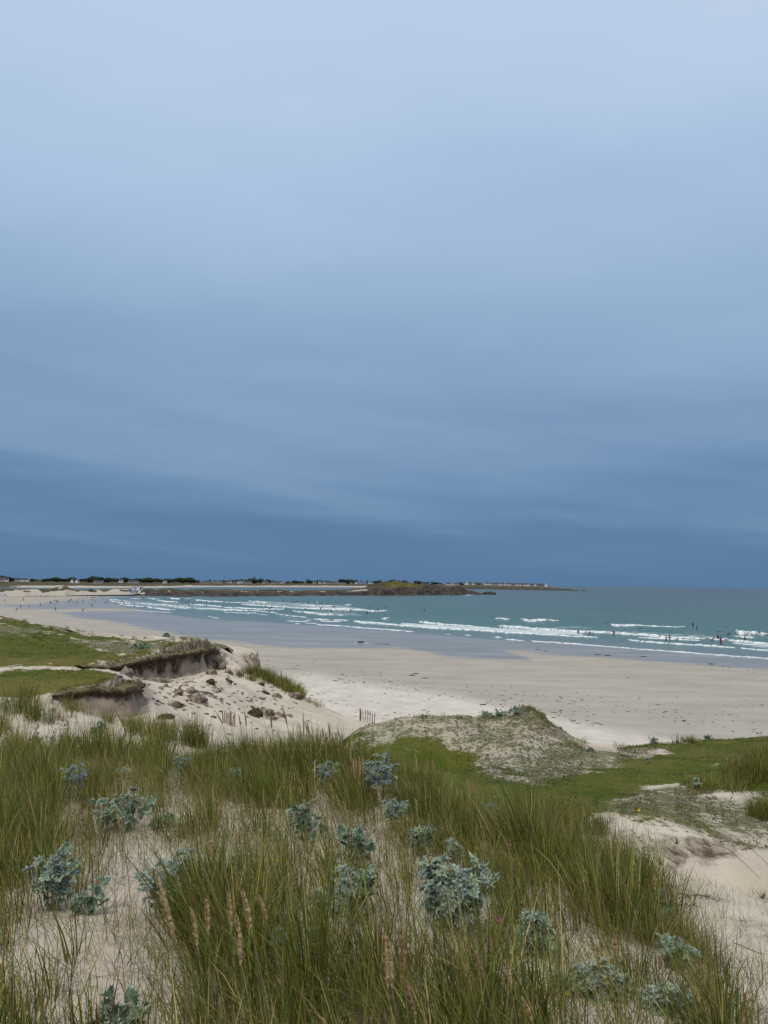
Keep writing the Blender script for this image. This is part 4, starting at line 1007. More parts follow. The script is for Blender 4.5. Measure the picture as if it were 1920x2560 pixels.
def board_mesh(name, mat, L=2.4, W=0.56):
    k = np.linspace(-1, 1, 15); w = W / 2 * np.sqrt(np.clip(1 - np.abs(k) ** 2.6, 0.0, 1)) + 0.004
    th = np.linspace(0, 2 * math.pi, 10, endpoint=False)
    rock_ = 0.10 * np.abs(k) ** 3
    V = np.stack([np.cos(th)[None] * w[:, None], np.repeat((k * L / 2)[:, None], 10, 1), np.sin(th)[None] * 0.045 * np.sqrt(w / W * 2)[:, None] + rock_[:, None]], -1).reshape(-1, 3)
    return mesh(name, V, [grid_faces(15, 10, True), np.array([list(range(10))[::-1]]), np.array([[140 + i for i in range(10)]])], mat)
M_BW = simple('white_board', (0.78, 0.77, 0.74), (0.72, 0.71, 0.69), 2, 0.35)
M_BR = simple('red_board', (0.42, 0.03, 0.04), (0.36, 0.03, 0.04), 2, 0.4)
M_BD = simple('dark_red_board', (0.16, 0.02, 0.03), (0.13, 0.02, 0.03), 2, 0.4)
board0 = {}
def board(loc, mat, rz, label, tilt=0.0, roll=0.0, group=None, s=1.0):
    if mat.name not in board0:
        o = board_mesh('surfboard', mat); board0[mat.name] = o
    else: o = board0[mat.name].copy(); C.objects.link(o)
    o.location = [float(t) for t in loc]; o.rotation_euler = (tilt, roll, rz); o.scale = (s, s, s)
    return tag(o, label, 'surfboard', group)
pr_ = np.random.default_rng(3)
# walkers on the far sand, then on the wet flat
S1, S2 = 4.608, 0
G_SAND, G_WET, G_SURF, G_LINE = 'people on the dry far sand', 'people walking on the wet sand', 'surfers out among the left breakers', 'surfers in the long middle breakers'
for x, y in [(50,370),(412,340),(470,322),(640,318),(605,290),(615,289),(195,288),(378,290),(327,268),(437,258),(320,306),(115,300),(552,318),(1402,296),(408,262),(567,286),(953,284),(20,296)]:
    u, v = x / S1, 1425 + y / S1
    loc = on_beach(u, v) if v > 1487 else P(u, v, 710 - (v - 1484) * 6)
    if v <= 1487: loc = P(u, v, 690 + (1487 - v) * 8)
    person(loc, pr_.choice(['stand', 'walk']), pr_.choice(['dark', 'blue', 'dark', 'pale']), pr_.uniform(0, 6.28), 'tiny figure of a person out on the dry sand of the far beach', G_SAND, 1.0)
for x, y in [(820,352),(783,382),(803,372),(845,377),(897,355),(953,372),(1003,327),(1163,325),(1190,352),(1100,372),(1070,364),(577,392),(590,394),(627,372),(650,380),(662,380),(808,370),(535,312),(522,318)]:
    person(on_beach(x / S1, 1425 + y / S1), pr_.choice(['stand', 'walk']), pr_.choice(['dark', 'wet', 'blue', 'dark']), pr_.uniform(0, 6.28), 'tiny dark figure walking in the crowd on the wet sand left of the breakers', G_WET)
for x, y, po, of, lb in [
 (268,354,'stand','dark','person in dark clothes standing alone on the damp sand, the biggest on the bare strip'),
 (883,382,'bend','wet','person in black bending down on the wet sand with a bag-like bundle'),
 (1060,430,'stand','wet','person in a black wetsuit standing apart where the wet sand shines most'),
 (638,476,'walk','dark','person in dark clothes walking alone on the thin dry bar across the wet sand'),
 (950,482,'bend','dark','person hunched over alone nearest the camera on the wet flat'),
 (337,450,'stand','red','person in a red top standing on the wet sand at the far left'),
 (237,448,'walk','dark','person in dark clothes walking just left of the one in a red top'),
 (187,474,'bend','blue','person crouching on the sand over a small board at the far left'),
 (463,424,'walk','wet','person in black walking with a white board under the arm')]:
    person(on_beach(x / S1, 1425 + y / S1), po, of, pr_.uniform(0, 6.28), lb, None, 1.12)
p = on_beach(478 / S1, 1425 + 412 / S1); board(p + np.array([0, 0, .9]), M_BW, 1.4, 'white surfboard carried by the person in black on the wet sand', 0, 1.3, s=0.9)
p = on_beach(190 / S1, 1425 + 476 / S1); board(p + np.array([0, -.8, .05]), M_BD, 1.5, 'dark board lying on the sand beside the crouching person', s=0.8)
p = on_beach(1220 / S1, 1425 + 392 / S1); person(p, 'walk', 'wet', 1.2, 'person in black carrying a dark red board flat towards the sea'); board(p + np.array([0, -.35, 1.15]), M_BD, 1.45, 'dark red surfboard carried flat towards the sea', 0.06, 0.3)
for x, y, mt, lb, sc in [(935,318,M_BW,'white surfboard farthest left in the row lying at the sea edge',1.4),(965,328,M_BW,'white surfboard lying in front of the row at the sea edge',1.5),(1112,322,M_BW,'white surfboard right of the red ones at the sea edge',1.4),(1050,341,M_BW,'white surfboard nearest the water beside the red boards',1.2),(1062,322,M_BR,'red surfboard on the left of the pair at the sea edge',1.4),(1078,320,M_BR,'red surfboard on the right of the pair at the sea edge',1.4)]:
    board(on_beach(x / S1, 1425 + y / S1) + np.array([0, 0, .3]), mt, 1.3 + pr_.uniform(-.3, .3), lb, 0, 0.5, s=sc)
p = on_beach(36 / S1, 1425 + 304 / S1); m = MB(); m.add([(-1.6, -1, 0), (1.6, -1, 0), (1.6, 1, 0), (-1.6, 1, 0), (-1.2, 0, 1.7), (1.2, 0, 1.7)], [[0, 1, 5, 4], [2, 3, 4, 5]], [[1, 2, 5], [3, 0, 4]])
o = m.build('beach_tent', M_PALEC); put(o, p); o.scale = (1.5, 1.5, 1.4); tag(o, 'small white beach tent on the sand at the far left', 'tent')
# surfers
def sea_pt(u, v, dz=0.0):
    p = G(u, v, 0.05); p[2] += dz + float(sea_h(np.array([p[0]]), np.array([p[1]]))[0]) * .8; return p
for x, y in [(170,352),(198,362),(216,366),(228,392),(350,428),(370,346),(383,346),(455,330),(543,332),(605,352),(700,351),(755,346),(903,355),(945,390),(978,376),(983,402),(1027,402),(1100,373),(1120,371),(1180,422),(1233,389)]:
    u, v = 260 + x / S1, 1425 + y / S1
    person(sea_pt(u, v), pr_.choice(['wade', 'stand', 'wade', 'bend']), 'wet', pr_.uniform(-1.5, 1.5), 'small black-suited surfer standing in the foam of the left breakers', G_SURF, 1.15, 0.55)
for x, y in [(610,327),(820,324)]:
    u, v = 260 + x / S1, 1425 + y / S1; p = sea_pt(u, v)
    lb = 'surfer lying on a board beyond the foam, the %s of the two' % ('left' if x < 700 else 'right')
    person(p + np.array([0, 0, .08]), 'lie', 'wet', 1.4, lb); board(p, M_BW, 1.4, 'white board under the %s lying surfer beyond the left foam' % ('left' if x < 700 else 'right'))
S3 = 3.770
for x, y in [(337,108),(555,95),(640,103),(670,104),(690,104),(798,97),(390,141),(448,162),(597,140),(587,153),(768,182),(785,123),(905,134),(920,120),(980,124),(895,148),(925,148),(910,168),(1010,188),(1037,154),(1118,202),(1350,207),(1370,186),(1378,150),(1447,168),(1527,152)]:
    u, v = 560 + x / S3, 1480 + y / S3
    po = pr_.choice(['wade', 'sit', 'stand'])
    person(sea_pt(u, v), po, 'wet', pr_.uniform(-1.5, 1.5), 'small black-suited surfer waiting in the water of the long middle breakers', G_LINE, 1.12, 0.5 if po != 'sit' else 0.0)
person(sea_pt(560 + 1193 / S3, 1480 + 192 / S3), 'stand', 'allred', 0.3, 'person all in red standing in the middle breakers', None, 1.2, 0.4)
p = sea_pt(560 + 860 / S3, 1480 + 106 / S3); person(p, 'wade', 'wet', .4, 'surfer in black holding a white board upright behind the middle breakers', None, 1.1, .5); board(p + np.array([1.1, 0, .7]), M_BW, .8, 'white board held up by the surfer behind the middle breakers', 1.0, 0.2)
p = sea_pt(1035.6, 1532); person(p + np.array([0, 0, .08]), 'lie', 'wet', 1.2, 'left surfer of two alone on the smooth green water right of the middle breakers'); board(p, M_BW, 1.2, 'board under the left one of two lone surfers on smooth water')
p = sea_pt(1060.3, 1529); person(p, 'sit', 'wet', .6, 'right surfer of two alone on the smooth green water, sitting upright', None, 1.3); board(p, M_BD, .6, 'dark board under the right one of two lone surfers on smooth water')
for u, v, po, of, rz, lb, sk in [
 (1445.3,1585.5,'stand','red',.4,'wader in a red vest in front of the long foam, leftmost of three spaced apart',.45),
 (1474.4,1589,'walk','red',1.2,'wader in a red vest in front of the long foam, middle of three spaced apart',.35),
 (1534.3,1587.5,'stand','red',-.4,'wader in a red vest in front of the long foam, rightmost of three spaced apart',.5),
 (1665,1603.5,'wade','red',.5,'wader in a red vest with arms out, left of the group of three',.4),
 (1674.6,1600.8,'wade','red',-.9,'wader in a red vest reaching sideways, middle of the group of three',.5),
 (1690.6,1604.8,'bend','wet',1.2,'wader in black bending to the water, right of the group of three',.35),
 (1780,1603.5,'bend','red',1.5,'wader in a red vest leaning forward left of the pair at the right edge',.45),
 (1800.6,1605.5,'wade','red',.3,'wader behind in the overlapping pair near the right edge',.4),
 (1803.2,1612.5,'wade','red',.1,'wader in a bright red vest in front in the overlapping pair near the right edge',.35),
 (1861.8,1601,'sit','red',.2,'person in a red vest sitting in the white foam at the far right',.0),
 (1732.5,1567.5,'stand','wet',.2,'surfer in black standing tall beyond the right breakers',.3),
 (1741.8,1574.5,'sit','wet',.5,'surfer in black sitting just below the tall standing one on the right',.0),
 (1794.8,1596.5,'sit','wet',-.6,'surfer in black crouched at the left end of the thick right foam',.0),
 (1820,1589.3,'bend','wet',.9,'surfer in black stooping left of the biggest white breaker',.5)]:
    person(sea_pt(u, v), po, of, rz, lb, None, 1.12, sk)
for u, v, lb, lb2 in [(1518.8,1559,'surfer lying on a board at the left tip of a right breaker','white board under the surfer at the left tip of a right breaker'),(1599.8,1573.5,'surfer lying low in the swell between two right breakers','white board in the swell between two right breakers'),(1796.4,1582.5,'surfer paddling with a splash left of the biggest breaker','white board of the surfer paddling left of the biggest breaker'),(1815.7,1570,'surfer lying far out, the rightmost beyond the breakers','white board far out, the rightmost beyond the breakers'),(1842,1589.8,'surfer lying in the gap under the biggest white breaker','white board in the gap under the biggest white breaker')]:
    p = sea_pt(u, v); person(p + np.array([0, 0, .08]), 'lie', 'wet', 1.3, lb, None, 1.1); board(p, M_BW, 1.3, lb2)
for u, v, lb in [(619,1475.2,'first tiny walker from the left on the skyline of the rocky spit'),(648,1474.8,'second tiny walker on the skyline of the rocky spit, below the lighthouse'),(677,1476.8,'third tiny walker on the skyline of the rocky spit'),(722.6,1476.3,'rightmost tiny walker on the skyline of the rocky spit'),(491,1475.0,'tiny walker on the spit left of the other skyline walkers')]:
    i = np.argmin(np.abs(np.linspace(352, 1208, 900) - u)); p = P(u, v + 0.8, head_base[i][1] + 50)
    person(p, 'walk', 'dark', 1.0, lb, None, 1.2)
# the two boards on the wet sand in the middle of the beach
p = on_beach(905, 1609.5); board(p + np.array([0, 0, .12]), M_BW, 1.5, 'white surfboard lying on wet sand in the middle of the beach', s=1.5)
o, _ = rock('bag', p, (0.8, .35, .3), M_DARKC, 77, 2); put(o, p + np.array([-.3, 0, .32])); tag(o, 'dark bag lying on the white surfboard on the wet sand', 'bag')
p = on_beach(956, 1610.5); board(p + np.array([0, 0, .05]), simple('sandy_brown_board', (0.24, 0.15, 0.12), (0.2, 0.13, 0.1), 2, .5), 1.45, 'brownish board lying on damp sand right of the white surfboard', s=1.6)

# ------------------------------------------------------------------ wrack on the beach
M_WEED = simple('dried_seaweed', (0.035, 0.028, 0.022), (0.075, 0.058, 0.04), 6, 0.9)
def wrack():
    V, T, n = [], [], 0
    r = np.random.default_rng(21)
    Vi, Ti = ico(1)
    def lump(p, s, st):
        nonlocal n
        k = Vi * (1 + r.normal(size=(len(Vi), 1)) * 0.35) * np.array([s * st, s, s * 0.35])
        a = r.uniform(-.35, .35); ca, sa_ = math.cos(a), math.sin(a)
        k = np.stack([k[:, 0] * ca - k[:, 1] * sa_, k[:, 0] * sa_ + k[:, 1] * ca, k[:, 2]], -1) + p
        V.append(k); T.append(Ti + n); n += len(k)
    for line, cnt, spread in [([(560,1628),(770,1668),(1000,1712),(1290,1768),(1500,1812)],230,7),([(600,1650),(850,1700),(1100,1745)],110,6),([(1250,1745),(1500,1765),(1920,1800)],60,12),([(1150,1725),(1500,1760),(1920,1835)],110,7),([(620,1640),(1000,1690),(1400,1740),(1920,1770)],60,7),([(900,1640),(1300,1690),(1920,1740)],60,35),([(660,1690),(800,1740),(960,1790),(1100,1790)],90,14),([(1470,1643),(1700,1660),(1900,1680)],22,3)]:
        a = np.array(line, float)
        for _ in range(cnt):
            t = r.uniform(0, len(a) - 1.001); i = int(t); q = a[i] + (a[i + 1] - a[i]) * (t - i)
            p = on_beach(q[0] + r.normal() * 6, q[1] + r.normal() * spread)
            lump(p + np.array([0, 0, .02]), r.uniform(.025, .08) * (1 if r.random() < .9 else 1.8), r.uniform(1.2, 3.5))
    tag(mesh('seaweed_wrack', np.concatenate(V), np.concatenate(T), M_WEED), 'scattered dark seaweed crumbs along the old tide lines of the beach', 'seaweed', kind='stuff')
    V.clear(); T.clear(); n = 0
    for u, v, lb in [(1037,1685,'upper dark seaweed clump of the pair on the damp sand left of the middle'),(1029,1689,'lower dark seaweed clump of the pair on the damp sand left of the middle'),(1063,1696,'thin strand of seaweed just right of the pair of clumps'),(1345,1624,'dark seaweed clump at the edge of the shining wet sand'),(1366,1628,'small seaweed bit right of the clump at the wet edge'),(1489,1637,'left dark speck of weed on the wet edge of the right beach'),(1517,1639,'second dark speck of weed on the wet edge of the right beach'),(1611,1642,'third dark speck of weed on the wet edge of the right beach'),(1780,1660,'dark strip of weed on the wet sand at the far right'),(1208,1762,'dark weed clump on white sand above the fallow hummock'),(635,1667,'flat dark weed beside the small upper fence'),(883,1794,'black lump of weed lying on the sand slope above the fence')]:
        V, T, n = [], [], 0
        p = on_beach(u, v) if v != 1794 else hit(u, v)[0]
        for _ in range(4): lump(np.array([r.normal() * .25, r.normal() * .12, .03]), r.uniform(.12, .26), r.uniform(1.2, 3))
        o = mesh('seaweed_clump', np.concatenate(V), np.concatenate(T), M_WEED); put(o, p); tag(o, lb, 'seaweed')
wrack()
# ------------------------------------------------------------------ eroded banks of the turf shelves
def scarp_material():
    m = Mat('eroded_bank', 0.97, 0.08)
    at = m.sepc(m.attr('band').outputs['Color'])      # red: 1 at the lip, 0 at the foot
    n = m.noise(1.6, 6, 0.7, (1, 1, 0.45))
    sand = m.mix(m.noise(4, 4), (0.42, 0.34, 0.27), (0.30, 0.235, 0.18))
    root = m.mix(m.rng(m.noise(9, 5, 0.7, (1, 1, 0.3)), 0.35, 0.65), (0.038, 0.026, 0.018), (0.13, 0.088, 0.058))
    f = m.rng(m.ma('ADD', m.ma('ADD', at[0], m.ma('MULTIPLY', m.ma('SUBTRACT', n, 0.5), 1.6)), m.ma('MULTIPLY', m.ma('SUBTRACT', m.noise(0.42, 3), 0.5), 2.2)), 0.38, 0.80)
    c = m.mix(f, sand, root)
    lip = m.rng(m.ma('ADD', at[0], m.ma('MULTIPLY', m.ma('SUBTRACT', m.noise(2.5, 4), 0.5), 0.45)), 0.95, 1.0)
    c = m.mix(lip, c, m.mix(m.noise(1.2, 4), (0.10, 0.105, 0.030), (0.26, 0.22, 0.13)))
    foot = m.rng(m.ma('ADD', at[0], m.ma('MULTIPLY', m.ma('SUBTRACT', m.noise(1.1, 4), 0.5), 0.4)), 0.20, 0.04)
    c = m.mix(foot, c, SAND_B)
    m.col(c); m.bump(m.ma('ADD', n, m.ma('MULTIPLY', m.noise(11, 4, 0.7), 0.4)), 1.0, 0.25)
    return m.m
MAT_SCARP = scarp_material()
def scarp(edge, hgt, over=0.35, seed=1, step=0.12, M=26):
    """edge rows: u, v, distance of the lip; hgt: drop below the lip (list along the edge)"""
    a = np.array(edge, float); p = P(a[:, 0], a[:, 1], a[:, 2])
    L = np.concatenate([[0], np.cumsum(np.linalg.norm(np.diff(p[:, :2], axis=0), axis=1))])
    s = np.arange(0, L[-1], step)
    x = np.interp(s, L, p[:, 0]); y = np.interp(s, L, p[:, 1]); z = np.interp(s, L, p[:, 2]); H = np.interp(s, L, np.array(hgt, float))
    for _ in range(6):
        x[1:-1] = (x[:-2] + 2 * x[1:-1] + x[2:]) / 4; y[1:-1] = (y[:-2] + 2 * y[1:-1] + y[2:]) / 4
    wob = (fbm(s / 2.4, seed, 0, 4, seed) * 0.5 + fbm(s / .5, seed, 0, 3, seed + 7) * 0.22) * (1 if step > .1 else .15); over = over * .6; sc = 1 if step > .1 else .2
    tx, ty = np.gradient(x), np.gradient(y); ln = np.hypot(tx, ty) + 1e-9
    nx, ny = ty / ln, -tx / ln                      # outward (towards the viewer when running left to right)
    H = H * (1.0 + 0.22 * fbm(s / 1.8, seed * 3, 0, 4, seed + 1)) * np.minimum(1, np.minimum(s, L[-1] - s) / 0.8 + 0.4)
    k = np.linspace(0, 1, M)
    outp = np.interp(k, [0, .08, .14, .20, .30, .75, 1.0], [-1.6, -.3, over, over * 0.8, -.15, .15, .9])
    zp = np.interp(k, [0, .08, .14, .20, .30, .75, 1.0], [-.04, .05, .03, -.10, -.22, -.88, -1.40])
    X = x[:, None] + nx[:, None] * (sc * outp[None] + wob[:, None]); Y = y[:, None] + ny[:, None] * (sc * outp[None] + wob[:, None])
    Z = z[:, None] + H[:, None] * zp[None]
    Z[:, :1] = np.minimum(Z[:, :1], gz(X[:, :1], Y[:, :1]) - 0.05)
    n1_ = fbm(X / 0.55, Y / 0.55, Z / 0.9, 4, seed + 2); n2_ = fbm(X / 1.7, Y / 1.7, Z / 2.5, 3, seed + 3)
    amp = np.interp(k, [0, .1, .2, .8, 1], [.05, .16, .42, .42, .1])[None] * sc
    X = X + nx[:, None] * (n1_ * .45 + n2_ * .9) * amp; Y = Y + ny[:, None] * (n1_ * .45 + n2_ * .9) * amp; Z = Z + (n1_ * 0.16 + n2_ * .1) * sc
    band = np.clip(1 - (k - .10) / .85, 0, 1)
    B = np.repeat(band[None], len(s), 0).reshape(-1)
    tag(mesh('eroded_bank', np.stack([X, Y, Z], -1).reshape(-1, 3), grid_faces(len(s), M), MAT_SCARP, attrs={'band': np.stack([B, B, B], -1)}), kind='structure')
for e_, h_, o_, s_, t_ in SCARPS: scarp(e_, h_, o_, s_, t_)

# fallen clods of turf and roots on the sand slope
M_CLOD = None
def clod_material():
    m = Mat('turf_clod', 0.97, 0.08)
    n = m.noise(2.6, 6, 0.72)
    c = m.mix(m.rng(n, 0.42, 0.62), (0.40, 0.33, 0.25), (0.095, 0.068, 0.048))
    m.col(c); m.bump(m.noise(6, 6, 0.7), 1.0, 0.2); return m.m
def clod_turf_material():
    m = Mat('brown_turf', 0.97, 0.08)
    c = m.mix(m.rng(m.noise(5, 6, 0.72), 0.40, 0.60), (0.125, 0.10, 0.052), (0.060, 0.047, 0.028))
    m.col(c); m.bump(m.noise(14, 5, 0.7), 1.0, 0.15); return m.m
M_CLOD, M_CTURF = clod_material(), clod_turf_material()
CLODS = [ # u, v, width px, height px, label, seed, material
 (316,1688,34,32,'big pale boulder-like clod standing under the upper turf bank',1,0),
 (492,1753,60,28,'large long sandy clod lying in the middle of the sand slope',2,0),
 (638,1788,44,36,'dark brown rounded turf block lying low on the sand slope',3,1),
 (668,1788,44,38,'sandy rough block right beside the dark brown turf block',4,0),
 (434,1764,42,20,'spread of broken root clods in the left of the sand slope',5,0),
 (476,1731,38,20,'dark crumbly clod in the centre left of the slope',6,0),
 (444,1736,28,26,'narrow dark clod left of the crumbly one',7,0),
 (412,1795,50,20,'reddish brown tangle of roots low on the slope',8,1),
 (402,1706,46,22,'dark clod with a sandy top close below the upper bank',9,0),
 (530,1655,40,44,'dark overhanging clod at the corner of the upper bank',10,0),
 (528,1685,28,24,'rooty clod fallen below the corner of the upper bank',11,0),
 (555,1672,22,34,'leaning dark clod right of the bank corner',12,0),
 (572,1683,22,16,'small dark clod on the right shoulder of the slope',13,0),
 (527,1710,24,26,'pointed dark root stump on the bare slope',14,1),
 (573,1706,16,14,'short dark root lying right of the pointed stump',15,1),
 (662,1733,26,9,'thin flat dark slab near the leaning pickets',16,1),
 (690,1742,26,18,'sandy clod beside the grass on the right shoulder',17,0),
 (735,1743,40,22,'sandy slab below the dark grass of the right shoulder',18,0),
 (700,1790,28,16,'low crumbly clod right of the two big blocks',19,0),
 (652,1712,20,12,'dark little clod under the upper pickets',20,1),
 (490,1752,14,10,'small crumb of turf left of the large long clod',21,1),
 (500,1664,18,26,'dark root hanging under the middle of the upper bank',22,1),
]
for u, v, w, h, lb, sd, mt in CLODS:
    c = hit(u, v, 32.0)[0]
    if np.isnan(c).any(): continue
    k = c[1] / F_PX
    o, _ = rock('turf_clod', c, (w * k * .46, w * k * .40, h * k * .55), M_CTURF if mt else M_CLOD, sd, 4, 0.75 if not mt else 0.45, 0.25)
    put(o, c + np.array([0, 0, -h * k * 0.06])); o.rotation_euler = (0.1 * math.sin(sd), 0.18 * math.cos(sd * 2.0), 0.3 * math.sin(sd * 3.1)); tag(o, lb, 'clod')
# crumbs of turf and sand strewn over the slope
V, T, n = [], [], 0; r = np.random.default_rng(44); Vi, Ti = ico(1)
for _ in range(420):
    t = r.random(); u = 300 + 420 * t + r.normal() * 40; v = 1690 + 75 * t + r.normal() * 34
    c = hit(u, v)[0]
    if np.isnan(c).any() or c[1] < 38 or c[1] > 82: continue
    s_ = r.uniform(.03, .14) * (2.0 if r.random() < .08 else 1)
    V.append(Vi * (1 + r.normal(size=(len(Vi), 1)) * .3) * np.array([s_ * r.uniform(.8, 2), s_, s_ * .6]) + c); T.append(Ti + n); n += len(Vi)
tag(mesh('turf_crumbs', np.concatenate(V), np.concatenate(T), M_CLOD), 'small crumbs of turf and crusted sand strewn over the slope', 'crumbs', kind='stuff')
# loose roots lying on the sand
M_ROOT = simple('dead_root', (0.09, 0.065, 0.045), (0.16, 0.12, 0.085), 8, 0.95)
def roots(name, lines, label, thick):
    m = MB()
    for ln in lines:
        a = np.array(ln, float); t = np.linspace(0, 1, 14); i = np.linspace(0, 1, len(a))
        uu, vv = np.interp(t, i, a[:, 0]), np.interp(t, i, a[:, 1])
        p = hit(uu, vv + fbm(t * 4, a[0, 0], 0, 3, 5) * 5)
        if np.isnan(p).any(): continue
        p[:, 2] += thick * 0.5; m.tube(p, np.linspace(thick, thick * 0.4, 14), 5)
    return tag(m.build(name, M_ROOT), label, 'root')
roots('dead_root', [[(1758,2100),(1770,2112),(1778,2118)]], 'short thick dark stick on the back wall of the sand hollow', .013)
roots('dead_root', [[(1780,2112),(1815,2118),(1840,2140),(1870,2170),(1900,2195)]], 'long thin root running down the middle of the sand hollow', .006)
roots('dead_root', [[(1838,2093),(1858,2108),(1880,2125),(1905,2150),(1925,2165)]], 'thin root running down the right of the sand hollow', .005)
roots('dead_root', [[(1670,2125),(1680,2130),(1690,2135)]], 'short root sticking out beside the tall succulent', .012)
roots('dead_root', [[(1835,2360),(1870,2372),(1915,2385)]], 'dark root on the eroded sand at the right edge', .005)
roots('dead_root', [[(390,1755),(402,1758),(412,1762)]], 'dark branch pointing at the spread of broken clods', .06)
roots('dead_root', [[(530,1708),(540,1720),(550,1727)]], 'curved root trailing from the pointed stump', .06)
roots('dead_root', [[(566,1697),(574,1706),(578,1711)]], 'thick dark root on the slope beside the pointed stump', .10)

# ------------------------------------------------------------------ paling fences
M_PALE = simple('weathered_chestnut', (0.20, 0.155, 0.11), (0.12, 0.095, 0.07), 9, 0.95)
M_PALEL = simple('pale_chestnut', (0.34, 0.26, 0.165), (0.24, 0.175, 0.11), 9, 0.95)
M_WIRE = simple('rusty_wire', (0.09, 0.06, 0.045), (0.06, 0.04, 0.03), 20, 0.6)
def fence(a, b, n, hpx, label, mat, tilt=0.0, post=None):
    u = np.linspace(a[0], b[0], n); v = np.linspace(a[1], b[1], n); d = np.linspace(a[2], b[2], n)
    p = P(u, v, d); p[:, 2] = np.where(np.abs(gz(p[:, 0], p[:, 1]) - p[:, 2]) < 1.0, gz(p[:, 0], p[:, 1]), p[:, 2])
    root = empty('paling_fence', p[0]); tag(root, label, 'fence')
    m = MB(); r = np.random.default_rng(int(a[0]))
    hs = []
    for i in range(n):
        h = hpx * d[i] / F_PX * r.uniform(.86, 1.08); hs.append(h); q = p[i] - p[0]
        tl = (tilt + r.normal() * 0.05, r.normal() * 0.06); rz = r.uniform(-.3, .3)
        m.box(q + np.array([0, 0, h / 2 - .1]), (.062, .024, h + .2), rz, tl); m.box(q + np.array([math.sin(tl[1]) * h, -math.sin(tl[0]) * h, h + .04]), (.062, .024, .10), rz, tl, 0.15)
    m.build('pickets', mat, root)
    for f in (0.3, 0.8):
        w = MB(); w.tube([p[i] - p[0] + np.array([0, -0.03, hs[i] * f]) for i in range(n)], 0.006, 4); w.build('wire', M_WIRE, root)
    for i in (post or [0]):
        w = MB(); w.tube([p[i] - p[0] + np.array([-.08, .05, -.3]), p[i] - p[0] + np.array([-.08, .05, hs[i] * 1.25])], 0.055, 7); w.build('post', mat, root)
    return root
fence((902,1828,66.5),(936,1822,63.5), 7, 27, 'short dark paling fence at the foot of the sand slope beside the hummock', M_PALE)
fence((556,1835,47),(586,1832,46), 8, 28, 'pale close-set paling fence behind the tall seed heads', M_PALEL, 0.05, [5])
fence((643,1684,83),(661,1682,81), 6, 15, 'small dark paling fence on the edge of the beach above the dark grass', M_PALE, 0.1, [4, 5])
fence((676,1715,71),(684,1714,70.5), 4, 14, 'four short pickets sticking out of the sand below the upper fence', M_PALE, 0.12, [0])
fence((604,1698,72),(609,1697,72), 2, 14, 'two dark stumps of a fence on the shoulder of the slope', M_PALE, 0.0, [1])

# ------------------------------------------------------------------ grass
def grass_material(name, rough=0.6):
    m = Mat(name, rough, 0.06)
    c = m.attr('tint').outputs['Color']
    m.col(c)
    tr = m.n('ShaderNodeBsdfTranslucent'); m.l(c, tr.inputs[0])
    mx = m.n('ShaderNodeMixShader'); mx.inputs[0].default_value = 0.20
    m.t.links.new(m.p.outputs[0], mx.inputs[1]); m.t.links.new(tr.outputs[0], mx.inputs[2]); m.t.links.new(mx.outputs[0], m.out.inputs[0])
    return m.m
MAT_GRASS = grass_material('marram_blades'); MAT_DRYG = grass_material('dry_stems', 0.8); MAT_TURFB = grass_material('turf_blades', 0.8); MAT_HERB = grass_material('herb_leaves', 0.7)
PAL = np.array([(0.138, 0.172, 0.024), (0.200, 0.228, 0.034), (0.275, 0.270, 0.052), (0.088, 0.124, 0.028), (0.370, 0.300, 0.085), (0.480, 0.370, 0.165), (0.205, 0.120, 0.042), (0.285, 0.310, 0.125)])
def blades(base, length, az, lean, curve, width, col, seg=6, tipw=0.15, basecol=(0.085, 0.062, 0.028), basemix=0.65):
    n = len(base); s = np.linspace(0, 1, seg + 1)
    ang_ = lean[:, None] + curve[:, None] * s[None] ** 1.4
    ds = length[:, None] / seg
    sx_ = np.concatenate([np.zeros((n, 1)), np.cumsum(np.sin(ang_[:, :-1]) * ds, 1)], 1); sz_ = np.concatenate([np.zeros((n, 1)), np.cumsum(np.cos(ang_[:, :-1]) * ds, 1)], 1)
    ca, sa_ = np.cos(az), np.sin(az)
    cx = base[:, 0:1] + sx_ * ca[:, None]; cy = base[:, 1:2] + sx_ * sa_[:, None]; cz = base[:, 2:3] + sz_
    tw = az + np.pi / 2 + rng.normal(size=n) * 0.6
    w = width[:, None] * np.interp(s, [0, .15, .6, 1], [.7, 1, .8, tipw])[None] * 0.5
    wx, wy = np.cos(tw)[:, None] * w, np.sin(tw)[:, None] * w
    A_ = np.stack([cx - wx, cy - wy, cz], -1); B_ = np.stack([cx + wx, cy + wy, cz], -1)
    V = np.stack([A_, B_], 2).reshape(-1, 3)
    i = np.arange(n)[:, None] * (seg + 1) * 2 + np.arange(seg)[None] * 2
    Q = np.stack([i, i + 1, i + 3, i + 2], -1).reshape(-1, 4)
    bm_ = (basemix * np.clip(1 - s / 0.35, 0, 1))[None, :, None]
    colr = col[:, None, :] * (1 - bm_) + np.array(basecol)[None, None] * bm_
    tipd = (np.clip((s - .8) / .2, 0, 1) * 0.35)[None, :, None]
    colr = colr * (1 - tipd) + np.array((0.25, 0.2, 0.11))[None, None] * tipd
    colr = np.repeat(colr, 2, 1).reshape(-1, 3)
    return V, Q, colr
class Veg:
    def __init__(s): s.V, s.Q, s.C, s.n = [], [], [], 0
    def add(s, t):
        s.V.append(t[0]); s.Q.append(t[1] + s.n); s.C.append(t[2]); s.n += len(t[0])
    def build(s, name, mat, label, cat):
        o = mesh(name, np.concatenate(s.V), np.concatenate(s.Q), mat, attrs={'tint': np.concatenate(s.C)})
        return tag(o, label, cat, kind='stuff')
